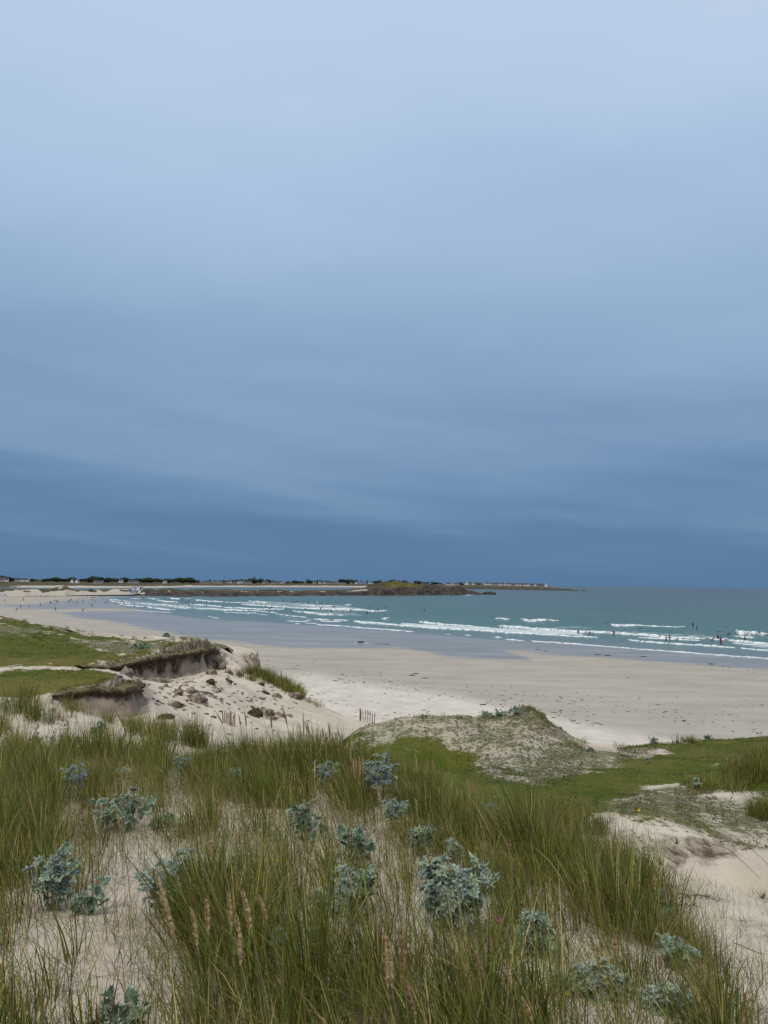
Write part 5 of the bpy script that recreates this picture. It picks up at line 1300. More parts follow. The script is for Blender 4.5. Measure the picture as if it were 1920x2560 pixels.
DENS = """
43445678899874100000
56556777788875300000
56544555567788830000
67535545568899963000
67433445446788898500
67423556554567699820
44224776765345369962
33236787654354236886
33226988655655444576
32225998767886655456
43226998867887765555
54336999878888866665
65436999999999877776
""".split()
DG = np.array([[int(ch_) for ch_ in r_] for r_ in DENS], float)
def dens(u, v):
    i = np.clip((v - 1910) / 60, 0, 12); j = np.clip((u - 48) / 96, 0, 19)
    i0, j0 = np.minimum(i.astype(int), 11), np.minimum(j.astype(int), 18); fi, fj = i - i0, j - j0
    return DG[i0, j0] * (1 - fi) * (1 - fj) + DG[i0 + 1, j0] * fi * (1 - fj) + DG[i0, j0 + 1] * (1 - fi) * fj + DG[i0 + 1, j0 + 1] * fi * fj
def tussocks(cx, cy, nb, rad_, hgt, vg, pal_w, spread=0.5, leanb=-0.10, wid=0.0048):
    """blades of many tussocks at once"""
    k = np.repeat(np.arange(len(cx)), nb)
    n = len(k); a = rng.uniform(0, 2 * np.pi, n); r = np.sqrt(rng.uniform(0, 1, n)) * rad_[k]
    x = cx[k] + np.cos(a) * r; y = cy[k] + np.sin(a) * r
    base = np.stack([x, y, gz(x, y) - 0.02], -1)
    lx = np.cos(a) * r / np.maximum(rad_[k], 1e-3) * spread + rng.normal(size=n) * 0.16 + leanb; ly = np.sin(a) * r / np.maximum(rad_[k], 1e-3) * spread + rng.normal(size=n) * 0.16
    az = np.arctan2(ly, lx); lean = np.clip(np.hypot(lx, ly) * 0.62, 0, 1.2)
    ln = hgt[k] * np.clip(rng.normal(1.0, 0.22, n), 0.35, 1.5)
    cur = np.abs(rng.normal(0.25, 0.28, n)) + (rng.random(n) < 0.08) * 0.9
    w_ = wid * rng.uniform(0.6, 1.7, n)
    tone = rng.choice(len(PAL), (len(cx),), p=pal_w)[k]
    own = rng.choice(len(PAL), n, p=pal_w)
    c = np.where((rng.random(n) < 0.42)[:, None], PAL[tone], PAL[own]) * rng.uniform(0.4, 1.35, (n, 1)) * rng.uniform(.7, 1.2, (len(cx), 1))[k]
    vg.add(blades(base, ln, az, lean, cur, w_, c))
HEAD = {}
HOLLY = [
 (182,2005,64,115,'bloom',34,'slender blue sea holly at the upper left, standing alone in tall grass',.9),
 (450,1950,60,70,'bloom',30,'small violet-blue sea holly in the grass left of the fence',.85),
 (312,1945,44,36,'mixed',14,'tiny pale teal sea holly between the two upper left blue ones',.2),
 (318,2075,190,105,'leafy',52,'broad mound of dark green sea holly leaves without flowers on the left',.0),
 (418,2068,56,44,'leafy',12,'little leafy sea holly at the right foot of the broad leafy mound',.1),
 (585,1960,40,54,'bloom',18,'greyish sea holly half hidden in grass above the middle left',.6),
 (808,1985,84,95,'bloom',46,'blue sea holly beside the tan stalk, left of the big dome',.75),
 (950,2015,100,135,'bloom',74,'big domed sea holly with silver blue heads at the upper centre',.6),
 (985,2075,78,85,'bloom',34,'pale sea holly hanging just below the big dome',.45),
 (757,2100,82,86,'leafy',24,'compact green sea holly leaves left of centre',.0),
 (905,2165,110,105,'leafy',30,'dark green sea holly with large spiny leaves at the centre of the sand',.05),
 (885,2290,150,130,'mixed',70,'wide pale sea holly with small silver heads over dark leaves at the centre',.25),
 (1130,2320,190,180,'mixed',150,'largest sea holly, a dense silvery blue and green bush right of centre',.3),
 (1060,2135,62,80,'mixed',36,'pale green sea holly above the largest bush',.1),
 (1125,2160,50,54,'mixed',20,'small grey-green sea holly in the grass right above the largest bush',.15),
 (1218,2065,66,62,'bloom',30,'lilac blue sea holly at the edge of the grass next to the green hollow',.75),
 (1215,2235,40,40,'mixed',12,'few silvery sea holly heads at the right of the largest bush',.2),
 (430,2290,160,170,'mixed',96,'bright sea holly with one big blue star and green heads, lower left',.55),
 (572,2215,56,86,'bloom',32,'narrow blue sea holly in grass right of the bright one',.8),
 (122,2275,124,150,'mixed',60,'tall sea holly with pale green heads over dark leaves at the left edge',.35),
 (228,2280,100,76,'leafy',13,'few large separate sea holly leaves standing on bare sand',.05),
 (1335,2385,92,100,'mixed',84,'round grey sea holly bush on the sand right of the largest',.2),
 (1662,2330,64,80,'leafy',40,'upper teal sea holly of the pair at the foot of the dark tussock',.1),
 (1684,2420,84,72,'mixed',46,'lower grey-green sea holly of the pair at the foot of the dark tussock',.1),
 (1275,2500,76,80,'bloom',32,'deep violet blue sea holly near the bottom, right of centre',1.0),
 (1510,2500,86,82,'mixed',46,'grey-green sea holly in pale grass at the lower right',.2),
 (1415,2485,80,66,'bloom',30,'faded blue sea holly left of the grey-green one at the lower right',.5),
 (1665,2530,120,70,'mixed',34,'thin scatter of pale sea holly in the grass at the bottom right',.15),
 (300,2600,110,112,'leafy',16,'large dark green sea holly leaves cut by the bottom edge',.0),
 (680,2420,96,90,'leafy',20,'teal sea holly leaves deep in the grass below the middle left',.1),
 (800,2285,60,60,'leafy',14,'small dark leaves at the left foot of the wide pale sea holly',.05),
 (86,1872,36,42,'leafy',22,'left teal shrub of two on the bare sand ridge',.05),
 (172,1872,42,40,'leafy',24,'green shrub of two on the bare sand ridge, the right one',.05),
 (246,1835,30,34,'leafy',14,'little dark herb on the bare sand slope above the ridge shrubs',.05),
 (1478,1880,16,12,'leafy',8,'tiny teal shrub at the saddle below the hummock',.1),
 (1622,1908,14,18,'bloom',8,'single bright blue sea holly in the green turf',1.0),
 (1845,1908,14,14,'bloom',8,'single pale blue sea holly near the brown tussock on the right',.8),
 (1738,1972,18,26,'bloom',10,'grey-blue sea holly on the sandy turf of the hollow',.5),
]
def clear_of_holly(u, v, p):                     # marram that would stand right on or before a plant is thinned out
    k_ = np.ones(len(u), bool); q = rng.random(len(u))
    for hu, hv, hw, hh, *_ in HOLLY:
        if hv < 1890: continue
        k_ &= ~((np.abs(u - hu) < hw * .52) & (v > hv - hh * .35) & (v < hv + 50 + hh * 1.05) & (q < p * np.clip(1.25 - np.abs(u - hu) / (hw * .6), 0, 1)))
    return k_
marram = Veg()
PW = np.array([.20, .18, .11, .20, .13, .07, .07, .04])
# tussock centres: candidates over the mound, kept where the marram stands thick
N0 = 15000
yy = rng.uniform(1.4, 14.5, N0 * 3); xx = rng.uniform(-1, 1, N0 * 3) * (0.62 * yy + 1.2)
keep = rng.random(len(yy)) < (0.62 * yy + 1.2) / (0.62 * 14.5 + 1.2); xx, yy = xx[keep], yy[keep]
zz_ = gz(xx, yy); tu, tv, _ = proj(np.stack([xx, yy, zz_], -1))
dn = dens(tu, tv) / 9 * (0.75 + 0.9 * fbm(xx / 0.45, yy / 0.45, 0, 3, 91))
dn = np.where((tv < 1890) | (tu < -500) | (tu > 2400), 0.25 * (tv > 1880), dn)
keep = rng.random(len(dn)) < np.clip(dn, 0, 1) ** 1.3 * 0.52; xx, yy, dn, tu, tv = xx[keep], yy[keep], np.clip(dn, 0, 1)[keep], tu[keep], tv[keep]
keep = clear_of_holly(tu, tv, .93) & ~((tu > np.interp(tv, [2150, 2190, 2330, 2440, 2540, 2640], [1440, 1530, 1690, 1800, 1890, 1960])) & (tv > 2090) & (tu < 2300)); xx, yy, dn, tu, tv = xx[keep], yy[keep], dn[keep], tu[keep], tv[keep]
hg = (0.21 + 0.215 * dn) * rng.uniform(0.75, 1.2, len(xx)) * np.where(yy < 3.0, 0.75, 1.0)
hg = np.where((tv > 2370) & (tu > 1380), hg * .62, hg)
hg = np.where((tu > 930) & (tu < 1290) & (tv < 2200), hg * .68, hg)
hg = np.where((tu > 1270) & (tv > 2090) & (tv < 2370) & (tu - 1270 > (tv - 2150) * .9), hg * 1.35, hg)
nb = (10 + 32 * dn * rng.uniform(0.5, 1.3, len(xx))).astype(int)
tussocks(xx, yy, nb, rng.uniform(.05, .13, len(xx)), hg, marram, PW, 0.55, -0.24)
# a low undergrowth of short and bent blades
n = 330000
y = rng.uniform(1.5, 12.5, n); x = rng.uniform(-1, 1, n) * (0.62 * y + 0.9); keep = rng.random(n) < (0.62 * y + .9) / 8.7; x, y = x[keep], y[keep]
tu, tv, _ = proj(np.stack([x, y, gz(x, y)], -1)); dd_ = dens(tu, tv) / 9
LINE = lambda v_: np.interp(v_, [2090, 2150, 2190, 2330, 2440, 2540, 2640], [1400, 1440, 1530, 1690, 1800, 1890, 1960])
keep = (tv > 1900) & ((tu < LINE(tv)) | (tv < 2090) | (rng.random(len(x)) < .12)) & (rng.random(len(x)) < np.clip(dd_ * 1.2 + 0.55 * fbm(x / .4, y / .4, 0, 3, 93) - .12, 0.03, 1)); x, y, dd_ = x[keep], y[keep], dd_[keep]; n = len(x)
keep = clear_of_holly(x * 0 + proj(np.stack([x, y, gz(x, y)], -1))[0], proj(np.stack([x, y, gz(x, y)], -1))[1], .6); x, y, dd_ = x[keep], y[keep], dd_[keep]; n = len(x)
c = PAL[rng.choice(len(PAL), n, p=[.16, .19, .13, .10, .18, .10, .08, .06])] * rng.uniform(.65, 1.2, (n, 1))
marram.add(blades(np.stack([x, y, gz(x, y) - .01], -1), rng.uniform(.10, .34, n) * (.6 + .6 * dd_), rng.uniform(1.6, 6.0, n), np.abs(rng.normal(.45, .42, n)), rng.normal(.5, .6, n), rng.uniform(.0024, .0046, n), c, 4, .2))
# patches further off, each a spot where grass stands
PATCH = [ # u, v, radius px, tussocks, height m
 (40,1778,45,16,.55),(70,1745,30,8,.5),(90,1795,36,8,.5),(5,1830,36,9,.5),(120,1800,40,5,.45),(200,1772,35,7,.4),(235,1786,30,7,.4),(290,1808,30,8,.4),(320,1816,26,8,.4),(350,1830,30,12,.45),(390,1842,26,10,.45),(425,1848,28,10,.5),(470,1858,30,16,.6),(500,1866,25,14,.6),
 (20,1875,60,12,.45),(150,1885,60,9,.45),(270,1895,60,18,.5),(390,1895,50,22,.5),
 (625,1684,12,14,.8),(650,1693,14,20,.9),(672,1702,14,26,1.0),(695,1712,14,26,1.0),(718,1724,14,30,1.05),(738,1736,13,30,1.05),(752,1746,9,18,1.0),(600,1690,9,8,.6),(630,1700,8,8,.6),(775,1757,10,4,.5),(800,1767,9,4,.5),
 (1880,1940,60,70,.38),(1840,1965,45,40,.30),(1915,1900,40,40,.35),(1760,1975,40,24,.16),(1905,2040,35,26,.35),
 (1325,1774,10,9,.13),(1345,1788,10,8,.12),(1370,1810,12,8,.12),(1240,1800,50,20,.10),(1685,1848,16,26,.40),(1715,1855,14,12,.25),(1740,1855,40,10,.15),(1560,1862,40,14,.18),(1440,1862,25,10,.2),
 (1080,1792,60,18,.15),(1180,1790,50,14,.15),
 (250,1722,70,60,.16),(330,1722,16,24,.2),(160,1732,30,20,.2),(420,1640,70,60,.2),(520,1624,24,26,.2),(300,1662,40,30,.2),(490,1608,36,30,.25),
 (100,1590,60,20,.3),(200,1585,40,20,.3),(330,1598,50,20,.3),(440,1600,40,16,.35),(60,1552,40,14,.4),(150,1572,30,12,.4),
]
pd_ = np.repeat(np.arange(len(PATCH)), [p_[3] for p_ in PATCH])
PA = np.array([p_[:5] for p_ in PATCH], float)[pd_]
hp_ = hit(PA[:, 0] + rng.normal(size=len(PA)) * PA[:, 2] * .5, PA[:, 1] + rng.normal(size=len(PA)) * PA[:, 2] * .22, 10.0)
ok = ~np.isnan(hp_[:, 0]); hp_, PA = hp_[ok], PA[ok]
far_ = hp_[:, 1]
for lo, hi, wd, nn in [(0, 28, .007, 26), (28, 50, .011, 22), (50, 140, .020, 18)]:
    s_ = (far_ >= lo) & (far_ < hi)
    tussocks(hp_[s_, 0], hp_[s_, 1], np.full(s_.sum(), nn), rng.uniform(.10, .22, s_.sum()) * (1 if lo == 0 else 1.5), PA[s_, 4] * rng.uniform(.8, 1.2, s_.sum()), marram, PW, 0.5, -0.05, wd)
marram.build('marram_grass', MAT_GRASS, 'tall olive green marram grass covering the near dune in loose tussocks', 'grass')

# dead stems and fine litter on the near sand
dry = Veg()
n = 62000
y = rng.uniform(1.6, 12.5, n); x = rng.uniform(-1, 1, n) * (0.62 * y + 0.8); keep = rng.random(n) < (0.62 * y + .8) / 8.6; x, y = x[keep], y[keep]
tu, tv, _ = proj(np.stack([x, y, gz(x, y)], -1)); keep = (tv > 1900) & ((tu < LINE(tv) + 40) | (tv < 2090) | (rng.random(len(tu)) < .15)) & (dens(tu, tv) > 0.6) & (fbm(x / .6, y / .6, 0, 3, 95) > -0.3); x, y = x[keep], y[keep]; n = len(x)
c = np.array([(0.17, 0.125, 0.075), (0.095, 0.070, 0.045), (0.30, 0.24, 0.15), (0.15, 0.145, 0.05)])[rng.choice(4, n, p=[.35, .3, .15, .2])] * rng.uniform(.7, 1.2, (n, 1))
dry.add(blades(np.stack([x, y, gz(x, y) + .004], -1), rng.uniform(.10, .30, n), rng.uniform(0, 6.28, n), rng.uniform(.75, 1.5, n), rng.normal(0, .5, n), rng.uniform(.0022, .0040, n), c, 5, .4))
n = 5200
y = rng.uniform(1.7, 9, n); x = rng.uniform(-1, 1, n) * (0.6 * y + 0.6); tu, tv, _ = proj(np.stack([x, y, gz(x, y)], -1)); keep = (tv > 1930) & (tu < LINE(tv) + 20) & (dens(tu, tv) > .8); x, y = x[keep], y[keep]; n = len(x)
c = np.array([(0.11, 0.12, 0.04), (0.17, 0.14, 0.07), (0.10, 0.085, 0.045)])[rng.choice(3, n)] * rng.uniform(.7, 1.2, (n, 1))
dry.add(blades(np.stack([x, y, gz(x, y) - .01], -1), rng.uniform(.12, .38, n), rng.uniform(0, 6.28, n), rng.uniform(0, .5, n), rng.normal(.2, .3, n), rng.uniform(.0018, .0030, n), c, 5, .3))
dry.build('dry_grass', MAT_DRYG, 'thin brown dead stems littering the sand between the near tussocks', 'grass')

# short turf on the green hollows and shelves, and creeping herbs on the sand
turf = Veg()
n = 420000
u_ = rng.uniform(-0.56, 0.60, n); y = np.exp(rng.uniform(math.log(11), math.log(125), n)); x = u_ * (y + 2)
tm = look(m_turf, x, y); keep = rng.random(n) < (tm > .25) * np.clip(tm, 0, 1) * (0.55 + 0.9 * fbm(x / 1.4, y / 1.4, 0, 3, 97)); x, y = x[keep], y[keep]; n = len(x)
k = np.clip(y / 20, .7, 3.2)
hue = np.clip(.4 + fbm(x / 2.8, y / 2.8, 0, 4, 98) * 1.1 + look(m_dry, x, y) * .8, 0, 1)[:, None]
c = (np.array([(0.078, 0.106, 0.012)]) * (1 - hue) + np.array([(0.150, 0.140, 0.034)]) * hue) * rng.uniform(.45, 1.5, (n, 1))
turf.add(blades(np.stack([x, y, gz(x, y) - .01], -1), rng.uniform(.03, .075, n) * k ** .7, rng.uniform(0, 6.28, n), rng.uniform(.1, 1.0, n), rng.uniform(0, .6, n), .010 * k * rng.uniform(.6, 1.3, n), c, 2, .3, (0.06, 0.06, 0.02), 0.3))
turf.build('turf', MAT_TURFB, 'short bright green turf filling the hollow on the right and the shelves on the left', 'turf')
herb = Veg()
n = 300000
u_ = rng.uniform(-0.56, 0.60, n); y = np.exp(rng.uniform(math.log(6), math.log(120), n)); x = u_ * (y + 2)
sm = look(m_spot, x, y); clump = fbm(x / .42 / np.clip(y / 22, .7, 3), y / .42 / np.clip(y / 22, .7, 3), 0, 3, 99)
keep = (sm > .1) & (clump > 0.42 - sm * .62) & (rng.random(n) < .6); x, y = x[keep], y[keep]; n = len(x)
k = np.clip(y / 16, .6, 4)
c = np.array([(0.070, 0.085, 0.040), (0.105, 0.115, 0.060), (0.052, 0.064, 0.034), (0.150, 0.135, 0.075), (0.115, 0.082, 0.050)])[rng.choice(5, n, p=[.30, .28, .2, .14, .08])] * rng.uniform(.7, 1.3, (n, 1))
herb.add(blades(np.stack([x, y, gz(x, y) + .004], -1), rng.uniform(.025, .055, n) * k ** .75, rng.uniform(0, 6.28, n), rng.uniform(.5, 1.35, n), rng.uniform(0, .5, n), .026 * k ** .8 * rng.uniform(.5, 1.3, n), c, 2, .35, (0.06, 0.06, 0.03), 0.2))
herb.build('creeping_herbs', MAT_HERB, 'low dark green creeping herbs speckling the pale sand of the dunes', 'ground cover')

# ------------------------------------------------------------------ sea holly
def holly_material(name, inner, edge):
    m = Mat(name, 0.62, 0.25)
    r = m.sepc(m.attr('vein').outputs['Color'])
    n = m.noise(9, 3)
    c = m.mix(m.rng(n, .35, .65), inner, tuple(t * .72 for t in inner))
    c = m.mix(m.rng(r[0], 0.66, 1.0, 0, 0.72), c, edge)
    c = m.mix(r[1], c, (0.36, 0.42, 0.20))
    c = m.mix(r[2], c, (0.25, 0.30, 0.365))
    m.col(c); return m.m
M_HL = holly_material('holly_leaf_green', (0.090, 0.150, 0.088), (0.46, 0.53, 0.41))
M_HG = holly_material('holly_leaf_grey', (0.185, 0.255, 0.180), (0.52, 0.58, 0.47))
M_HM = holly_material('holly_leaf_midgreen', (0.135, 0.200, 0.120), (0.46, 0.54, 0.40))
M_HSTEM = simple('holly_stem', (0.24, 0.27, 0.20), (0.17, 0.20, 0.15), 12, .7)
M_HEADB = simple('holly_flower', (0.24, 0.29, 0.33), (0.30, 0.36, 0.33), 40, .8)
def leaf_shape(kind, R, r):
    """returns verts, quads/tris, vein value per vertex; the leaf grows along +x from the origin, face up"""
    if kind == 'leaf':  nt_, a0, a1 = 9, -1.95, 1.95
    else:               nt_, a0, a1 = 6, -3.1416, 3.1416
    m_ = nt_ * 2 + 1
    t = np.linspace(a0, a1, m_)
    tip = (np.arange(m_) % 2 == 1)
    lob = 0.86 + 0.14 * np.cos(3 * t)
    if kind == 'leaf': rad_ = np.where(tip, 1.0, 0.76) * lob * (0.80 + 0.2 * np.cos(t)) * (1 + r.normal(size=m_) * .05)
    else: rad_ = np.where(tip, 1.0, 0.42) * (1 + r.normal(size=m_) * .10)
    ring = []
    for f, zz in ((0.30, 0.0), (0.66, 0.05), (1.0, 0.02)):
        wave = np.sin(t * (2.5 if kind == 'leaf' else 3) + r.uniform(0, 6)) * 0.16 * f + np.where(tip, .05, -.07) * f
        cup = (0.22 if kind == 'leaf' else 0.30) * f * f
        ring.append(np.stack([np.cos(t) * rad_ * f, np.sin(t) * rad_ * f, wave * 0.9 + cup], -1))
    off = np.array([0.5, 0, 0]) if kind == 'leaf' else np.zeros(3)
    V = np.concatenate([np.zeros((1, 3))] + ring) + off
    val = np.concatenate([[0.95], np.where(tip, .9, .25), np.where(tip, .82, .15), np.full(m_, 1.0)])
    T = np.array([[0, 1 + i, 2 + i] for i in range(m_ - 1)])
    Q = grid_faces(3, m_)[:, ::-1] + 1
    return V * R, Q, T, val
def orient(V, nrm, roll):
    n_ = nrm / np.linalg.norm(nrm)
    ref = np.array([0, 0, 1.0]) if abs(n_[2]) < .95 else np.array([1.0, 0, 0])
    a_ = np.cross(ref, n_); a_ /= np.linalg.norm(a_); b_ = np.cross(n_, a_)
    M_ = np.stack([a_ * math.cos(roll) + b_ * math.sin(roll), -a_ * math.sin(roll) + b_ * math.cos(roll), n_], 1)
    return V @ M_.T
def holly(u, v, wpx, hpx, kind, nleaf, label, seed, dist=None, blue=.5, R=None, name='sea_holly', cat='plant', tallness=1.0):
    """kind: leafy, bloom or mixed; wpx, hpx: extent in photo pixels; u, v: foot of the plant"""
    c = P(u, v, dist) if dist else hit(u, v)[0]
    if np.isnan(c).any(): return
    if dist and abs(gz(c[0], c[1]) - c[2]) < 1.6: c[2] = gz(c[0], c[1])
    k = c[1] / F_PX; W, Hh = wpx * k, hpx * k
    r = np.random.default_rng(seed)
    root = empty(name, c); tag(root, label, cat)
    R = R or {'leafy': .053, 'mixed': .043, 'bloom': .038}[kind]; nleaf = int(nleaf * 1.6); W *= .92; Hh *= .93
    LV, LQ, LT, LA, n = [], [], [], [], 0
    heads = []
    st = MB()
    nst = max(3, nleaf // 9)
    tips = []
    for i in range(nst):
        a = r.uniform(0, 6.28); q = math.sqrt(r.uniform(0, 1)) * .48
        e = np.array([math.cos(a) * q * W, math.sin(a) * q * W * .8, Hh * r.uniform(.62, 1.0) * (1 - .7 * q * q)])
        b = np.array([e[0] * .25, e[1] * .25, -0.03]); mid = (b + e) / 2 + np.array([e[0] * .15, e[1] * .15, Hh * .1]) + r.normal(size=3) * W * .03
        st.tube([b, mid, e], [.0045, .0038, .0028], 5); tips.append((e, mid, b))
    Vh, Th = ico(1)
    def add(V, Q, T, val, g, bl):
        nonlocal n
        LV.append(V); LQ.append(Q + n); LT.append(T + n); LA.append(np.stack([val, np.full(len(val), g), np.full(len(val), bl)], -1)); n += len(V)
    for i in range(nleaf):
        e, mid, b = tips[i % nst]
        bloom = kind == 'bloom' or (kind == 'mixed' and r.random() < .55)
        f = r.uniform(.45, 1.0) if bloom else r.uniform(.15, .95)
        base = (b * (1 - f) ** 2 + 2 * mid * f * (1 - f) + e * f * f) + r.normal(size=3) * np.array([W, W, Hh]) * .075
        base[2] = max(base[2], .015)
        out = np.array([base[0] / W, base[1] / W - .35, .55 + .5 * f]) + r.normal(size=3) * .42
        Rr = R * r.uniform(.6, 1.2)
        if bloom:
            V, Q, T, val = leaf_shape('bract', Rr, r)
            g = r.uniform(.3, .7) * (r.random() < .32); bl = 0 if g else blue * r.uniform(-.35, 1.1)
            V = orient(V, out, r.uniform(0, 6.28)) + base
            add(V, Q, T, val, g, min(max(bl, 0), 1))
            if r.random() < .8:
                heads.append((base, out, Rr))
        else:
            V, Q, T, val = leaf_shape('leaf', Rr * 1.15, r)
            V = orient(V, out, r.uniform(0, 6.28)) + base
            add(V, Q, T, val, 0, blue * .35 * (r.random() < .3))
    st.build('stem', M_HSTEM, root, True)
    mesh('foliage', np.concatenate(LV), [np.concatenate(LQ), np.concatenate(LT)], M_HL if kind == 'leafy' else (M_HG, M_HM, M_HG, M_HM, M_HG)[seed % 5], root, False, {'vein': np.concatenate(LA)})
    for base, out, Rr in heads:
        if 'h' not in HEAD:
            o = mesh('flower_head', Vh * np.array([.20, .20, .28]) + np.array([0, 0, .30]), Th, M_HEADB, root, True); HEAD['h'] = o
        else:
            o = HEAD['h'].copy(); link(o, root)
        o.location = [float(t) for t in base]; o.scale = (Rr,) * 3; o.rotation_euler = Vector([float(t) for t in out]).to_track_quat('Z', 'Y').to_euler()
    return root
for i, (u, v, w, h, kd, nl, lb, bl) in enumerate(HOLLY):
    far_p = v < 1995 and (u > 1400 or u < 300) and not (u < 300 and v > 1900)
    holly(u, v, w, h, kd, nl, lb, 300 + i, None, bl, .09 if far_p else None)
SHRUB = [(1212,1790,36,18,30.0,'left teal shrub on the crest of the fallow hummock'),(1248,1794,34,16,30.0,'middle teal shrub on the crest of the fallow hummock'),(1292,1803,50,24,29.6,'right and largest teal shrub on the crest of the fallow hummock'),(1352,1790,20,14,31,'dark shrub behind the sandy top of the hummock'),(1398,1834,16,14,31,'dark shrub low on the right shoulder of the hummock'),(1628,1868,38,26,33,'blue-grey shrub on the skyline of the right dune'),(1770,1860,18,12,33,'two small dark shrubs on the skyline of the right dune'),
         (416,1598,16,12,90.5,'left dark shrub on the skyline of the left shelf'),(459,1603,20,9,87.5,'right dark shrub on the skyline of the left shelf'),(686,1868,64,30,17.5,'dark teal shrub behind the tall grass in the middle'),(350,1645,50,10,66,'grey-green low shrub on the edge of the upper shelf')]
for i, (u, v, w, h, d, lb) in enumerate(SHRUB):
    holly(u, v, w, h, 'leafy', 46, lb, 400 + i, d, .1, .05 * max(d, 18) / 18 * .9, 'shrub', 'shrub')

# other small plants
M_SUCC = simple('succulent_green', (0.12, 0.16, 0.030), (0.20, 0.22, 0.050), 14, .5)
def succulent(u, v, wpx, hpx, n_, label, seed, upright):
    c = hit(u, v)[0]; k = c[1] / F_PX; r = np.random.default_rng(seed)
    root = empty('spurge', c); tag(root, label, 'plant')
    m, lf = MB(), MB()
    for i in range(n_):
        a = r.uniform(0, 6.28); q = r.uniform(.05, .5) * wpx * k
        e = np.array([math.cos(a) * q - upright * hpx * k * .35 * r.uniform(.3, 1), math.sin(a) * q * .7, hpx * k * r.uniform(.5, 1.0)])
        pts = np.array([[0, 0, -.01], e * np.array([.6, .6, .45]), e]); m.tube(pts, [.005, .004, .003], 5)
        for t in np.linspace(.3, 1, 9):
            p = pts[0] * (1 - t) ** 2 + 2 * pts[1] * t * (1 - t) + pts[2] * t * t
            for q_ in range(3):
                b = r.uniform(0, 6.28); d = np.array([math.cos(b), math.sin(b), .5]); s = .022 * k * 165 * r.uniform(.6, 1.2) * .6
                sd = np.cross(d, [0, 0, 1.0]); sd /= np.linalg.norm(sd)
                lf.add([p, p + d * s * .5 + sd * s * .28, p + d * s * 1.2, p + d * s * .5 - sd * s * .28], [[0, 1, 2, 3]])
    m.build('stem', M_SUCC, root, True); lf.build('foliage', M_SUCC, root)
succulent(1503,2072,40,34,9,'bright green bushy spurge on the sand above the dark tussock',1,.5)
succulent(1655,2165,44,84,10,'tall yellowish green spurge leaning left at the rim of the sand hollow',2,1)
succulent(1692,2110,30,16,7,'flat green spurge at the top of the rim of the sand hollow',3,0)
succulent(1585,2165,26,30,5,'thin pale green spurge on the sand left of the tall one',4,.4)
succulent(1905,2246,40,22,7,'low yellow-green spurge cut by the right edge',5,.2)
succulent(1300,2060,34,22,7,'yellowish green herb at the left edge of the sandy flat',6,.2)
# bindweed with a pink flower
c = hit(1212, 2345)[0]; k = c[1] / F_PX; root = empty('bindweed', c); tag(root, 'low bindweed with rounded green leaves and one pink flower on the sand', 'plant')
lf, m = MB(), MB(); r = np.random.default_rng(9)
for i in range(16):
    p = np.array([r.uniform(-.5, .5) * 90 * k, r.uniform(-.5, .5) * 60 * k, r.uniform(.02, .08)])
    t = np.linspace(0, 6.283, 10, endpoint=False); rr = .020 * (1 - .35 * np.cos(t)) * r.uniform(.7, 1.2)
    V = orient(np.stack([np.cos(t) * rr, np.sin(t) * rr, np.abs(np.sin(t)) * .006], -1), np.array([r.normal() * .3, -.35, 1.0]), r.uniform(0, 6.28)) + p
    lf.add(np.concatenate([V, [p]]), None, [[j, (j + 1) % 10, 10] for j in range(10)]); m.tube([[p[0] * .3, p[1] * .3, 0], p], .002, 4)
lf.build('foliage', simple('bindweed_leaf', (0.10, 0.155, 0.085), (0.075, 0.12, 0.07), 12, .6), root, True); m.build('stem', M_HSTEM, root)
m = MB(); t = np.linspace(0, 6.283, 12, endpoint=False); fp = np.array([30 * k, -10 * k, .10])
V = orient(np.concatenate([np.stack([np.cos(t) * .004, np.sin(t) * .004, 0 * t], -1), np.stack([np.cos(t) * .017, np.sin(t) * .017, 0 * t + .014], -1)]), np.array([.2, -.8, .6]), 0) + fp
m.add(V, grid_faces(2, 12, True)); m.build('flower', simple('pink_petal', (0.50, 0.10, 0.30), (0.42, 0.08, 0.26), 20, .6), root, True)
m = MB(); m.tube([[0, 0, 0], fp], .0015, 4); m.build('flower_stalk', M_HSTEM, root)
# small yellow flowers in the grass
M_YF = simple('yellow_petal', (0.75, 0.55, 0.02), (0.65, 0.45, 0.02), 20, .6)
for u, v, lb in [(694,2148,'small yellow flower in the grass left of the wide pale sea holly'),(1190,2119,'small yellow flower high in the grass above the largest sea holly'),(1417,2482,'golden yellow flower low at the bottom right'),(1540,2322,'pale yellow flower at the foot of the dark tussock'),(1597,2024,'tiny yellow flower on the sand by the green hollow')]:
    c = hit(u, v + 40)[0]; d = c[1]; top = P(u, v, d); root = empty('yellow_flower', c); tag(root, lb, 'flower')
    m = MB(); m.tube([[0, 0, -.02], (top - c) * .5 + np.array([.005, 0, 0]), top - c], .0018, 4); m.build('stem', M_HSTEM, root)
    m = MB(); s = .012 * max(1, d / 6)
    for j in range(5):
        a = j * 1.257; dv = np.array([math.cos(a), -.35, math.sin(a)]) * s; sd = np.array([-math.sin(a), 0, math.cos(a)]) * s * .45
        q = top - c; m.add([q, q + dv * .6 + sd, q + dv * 1.1, q + dv * .6 - sd], [[0, 1, 2, 3]])
    m.build('petals', M_YF, root)

